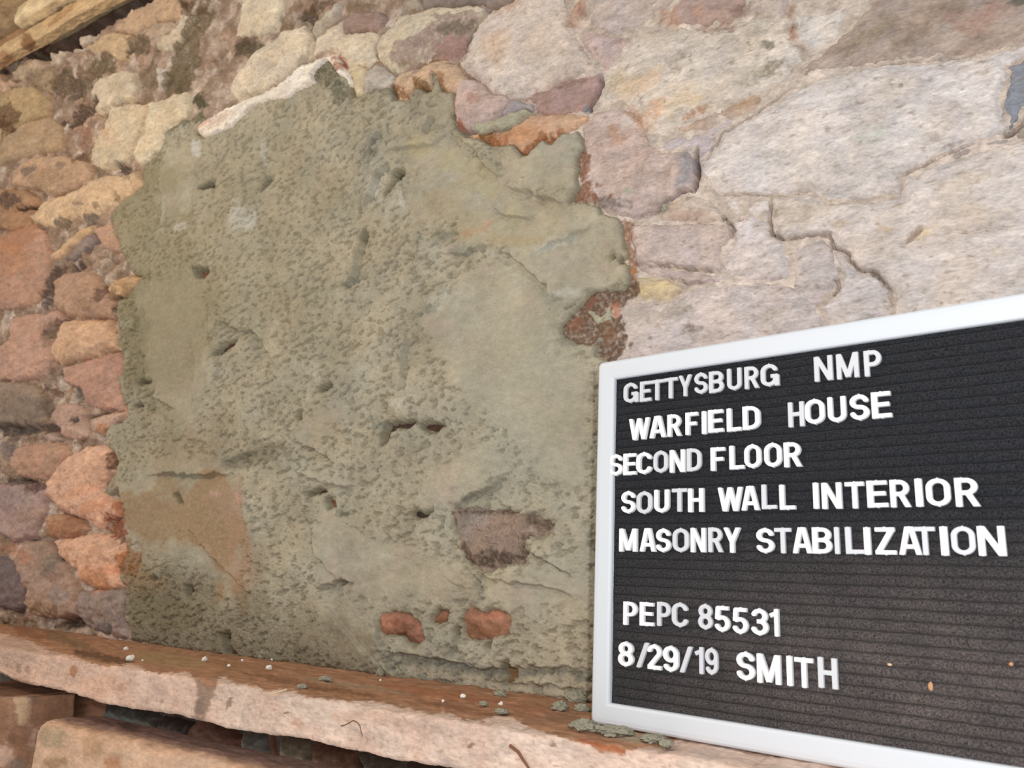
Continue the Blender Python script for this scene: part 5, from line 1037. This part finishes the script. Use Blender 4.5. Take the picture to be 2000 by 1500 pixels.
CH = [(254,1290,7,'largest white lime chip on the left half of the ledge, near its front edge'), (246,1270,5,'white lime chip just behind the largest chip on the left of the ledge'),
      (399,1291,6,'long white lime chip mid ledge, near the brown stain in the mortar'), (447,1302,3,'small white lime chip beside the long chip on the ledge'),
      (525,1307,5.5,'bright white round lime chip alone on the middle of the ledge'), (473,1291,2.6,'tiny pale chip at the back of the ledge below the dark stain'),
      (531,1290,2.6,'tiny pale chip at the back of the ledge above the round white chip'), (904,1363,4.5,'bright white lime chip on the reddish right half of the ledge'),
      (978,1377,3.2,'small white lime chip on the ledge, left of the letter board'), (278,1291,2.2,'tiny white chip right of the largest chip on the left of the ledge'),
      (865,1371,2.4,'tiny pale chip left of the bright chip on the reddish ledge'), (743,1330,2.2,'tiny white chip at the back of the ledge beside a grey mortar lump')]
for i, (x, y, s, lab) in enumerate(CH):
    q = on_ledge(x, y, s * .35 * MM); lump('lime_chip', q, (s * .62 * MM, s * .55 * MM, s * .5 * MM), M_CHIP, 11 + i, lab, 'chip', 'white lime chips on the ledge')
DR = [(634,1329,9,4,'flat grey mortar dropping on the middle of the ledge'), (590,1343,6,3,'small grey mortar dropping near the front of the ledge'), (742,1319,7,7,'grey mortar lump against the wall at the back of the ledge'),
      (945,1377,6,3,'small grey mortar flake left of the white chip on the reddish ledge'), (977,1358,9,4,'grey mortar dropping at the foot of the mortar patch'),
      (1124,1369,13,9,'grey mortar lump at the foot of the wall, nearest the letter board'), (1094,1385,11,6,'grey mortar lump on the ledge left of the letter board'), (1136,1388,10,5,'small grey mortar lump touching the left edge of the letter board'),
      (1142,1424,17,6,'broad grey mortar dropping under the bottom left corner of the letter board'), (1196,1432,17,5,'flat grey mortar dropping along the bottom edge of the letter board'), (1276,1447,12,4,'grey mortar flake below the bottom edge of the letter board'), (1300,1457,8,4,'small brown grey crumb right of the flake below the letter board'),
      (980,1392,9,3,'grainy mortar crumb near the front edge of the reddish ledge')]
for i, (x, y, s, hh, lab) in enumerate(DR):
    q = on_ledge(x, y, hh * .4 * MM); lump('mortar_dropping', q, (s * .75 * MM, s * .6 * MM, hh * .7 * MM), M_DROP, 41 + i, lab, 'mortar dropping', 'mortar droppings on the ledge', 1.0)
def rod(name, p0, p1, r, mat, label, cat, mid=None):
    cu = bpy.data.curves.new(name, 'CURVE'); cu.dimensions = '3D'; cu.bevel_depth = r; cu.bevel_resolution = 2
    pts = [p0] + (mid or []) + [p1]; sp = cu.splines.new('POLY'); sp.points.add(len(pts) - 1)
    for k, p in enumerate(pts): sp.points[k].co = (*p, 1); sp.points[k].radius = 1 - .4 * k / len(pts)
    ob = bpy.data.objects.new('t', cu); C.objects.link(ob); bpy.context.view_layer.update()
    me = bpy.data.meshes.new_from_object(ob.evaluated_get(bpy.context.evaluated_depsgraph_get())); bpy.data.objects.remove(ob)
    me.materials.clear(); me.materials.append(mat); o = bpy.data.objects.new(name, me); C.objects.link(o); return thing(o, label, cat)
fy = LF - .0016
rod('straw_stalk', on_y(528, 1356, fy - .001), on_y(561, 1346, fy - .002), .0009, M_STRAW, 'pale straw stalk on the front edge of the ledge', 'straw')
rod('wood_splinter', on_y(996, 1456, fy - .001), on_y(1034, 1502, fy - .001), .0013, M_TWIG, 'dark wood splinter stuck on the pale front of the ledge, below the letter board corner', 'splinter', [on_y(1012, 1468, fy - .002), on_y(1022, 1484, fy - .001)])
rod('root_fibre', on_y(666, 1418, fy - .001), on_y(708, 1438, fy - .0003), .0005, M_TWIG, 'thin bent root fibre on the pale front of the ledge', 'root', [on_y(674, 1416, fy - .001), on_y(682, 1412, fy - .0015), on_y(690, 1407, fy - .0015), on_y(697, 1410, fy - .001), on_y(703, 1417, fy - .001), on_y(705, 1428, fy - .0006)])
rod('lath_stick', a, b_, .004, M_WOOD if False else M_TWIG, 'dark stick standing in the void under the ledge', 'stick')
def bit(px, py, s, lab, name, cat, mat, i):
    x, z = on_board(px, py, FELT_D); q = BO + BX * x + BY * (FELT_D - .0006) + np.array([0, 0, z])
    o = lump(name, q, s, mat, 80 + i, lab, cat); o.rotation_euler = (0, 0, ang)
bit(1818, 1340, (.0013, .0009, .0027), 'tan husk flake stuck on the felt, right of the bottom row', 'husk_flake', 'flake', M_HUSK, 0)
bit(1975, 1297, (.0013, .0008, .0011), 'tan husk flake near the right edge of the felt', 'husk_flake', 'flake', M_HUSK, 1)
bit(1738, 1298, (.0014, .0008, .0008), 'tiny straw coloured speck on the felt, just right of the bottom row of letters', 'lint_speck', 'speck', M_STRAW, 2)
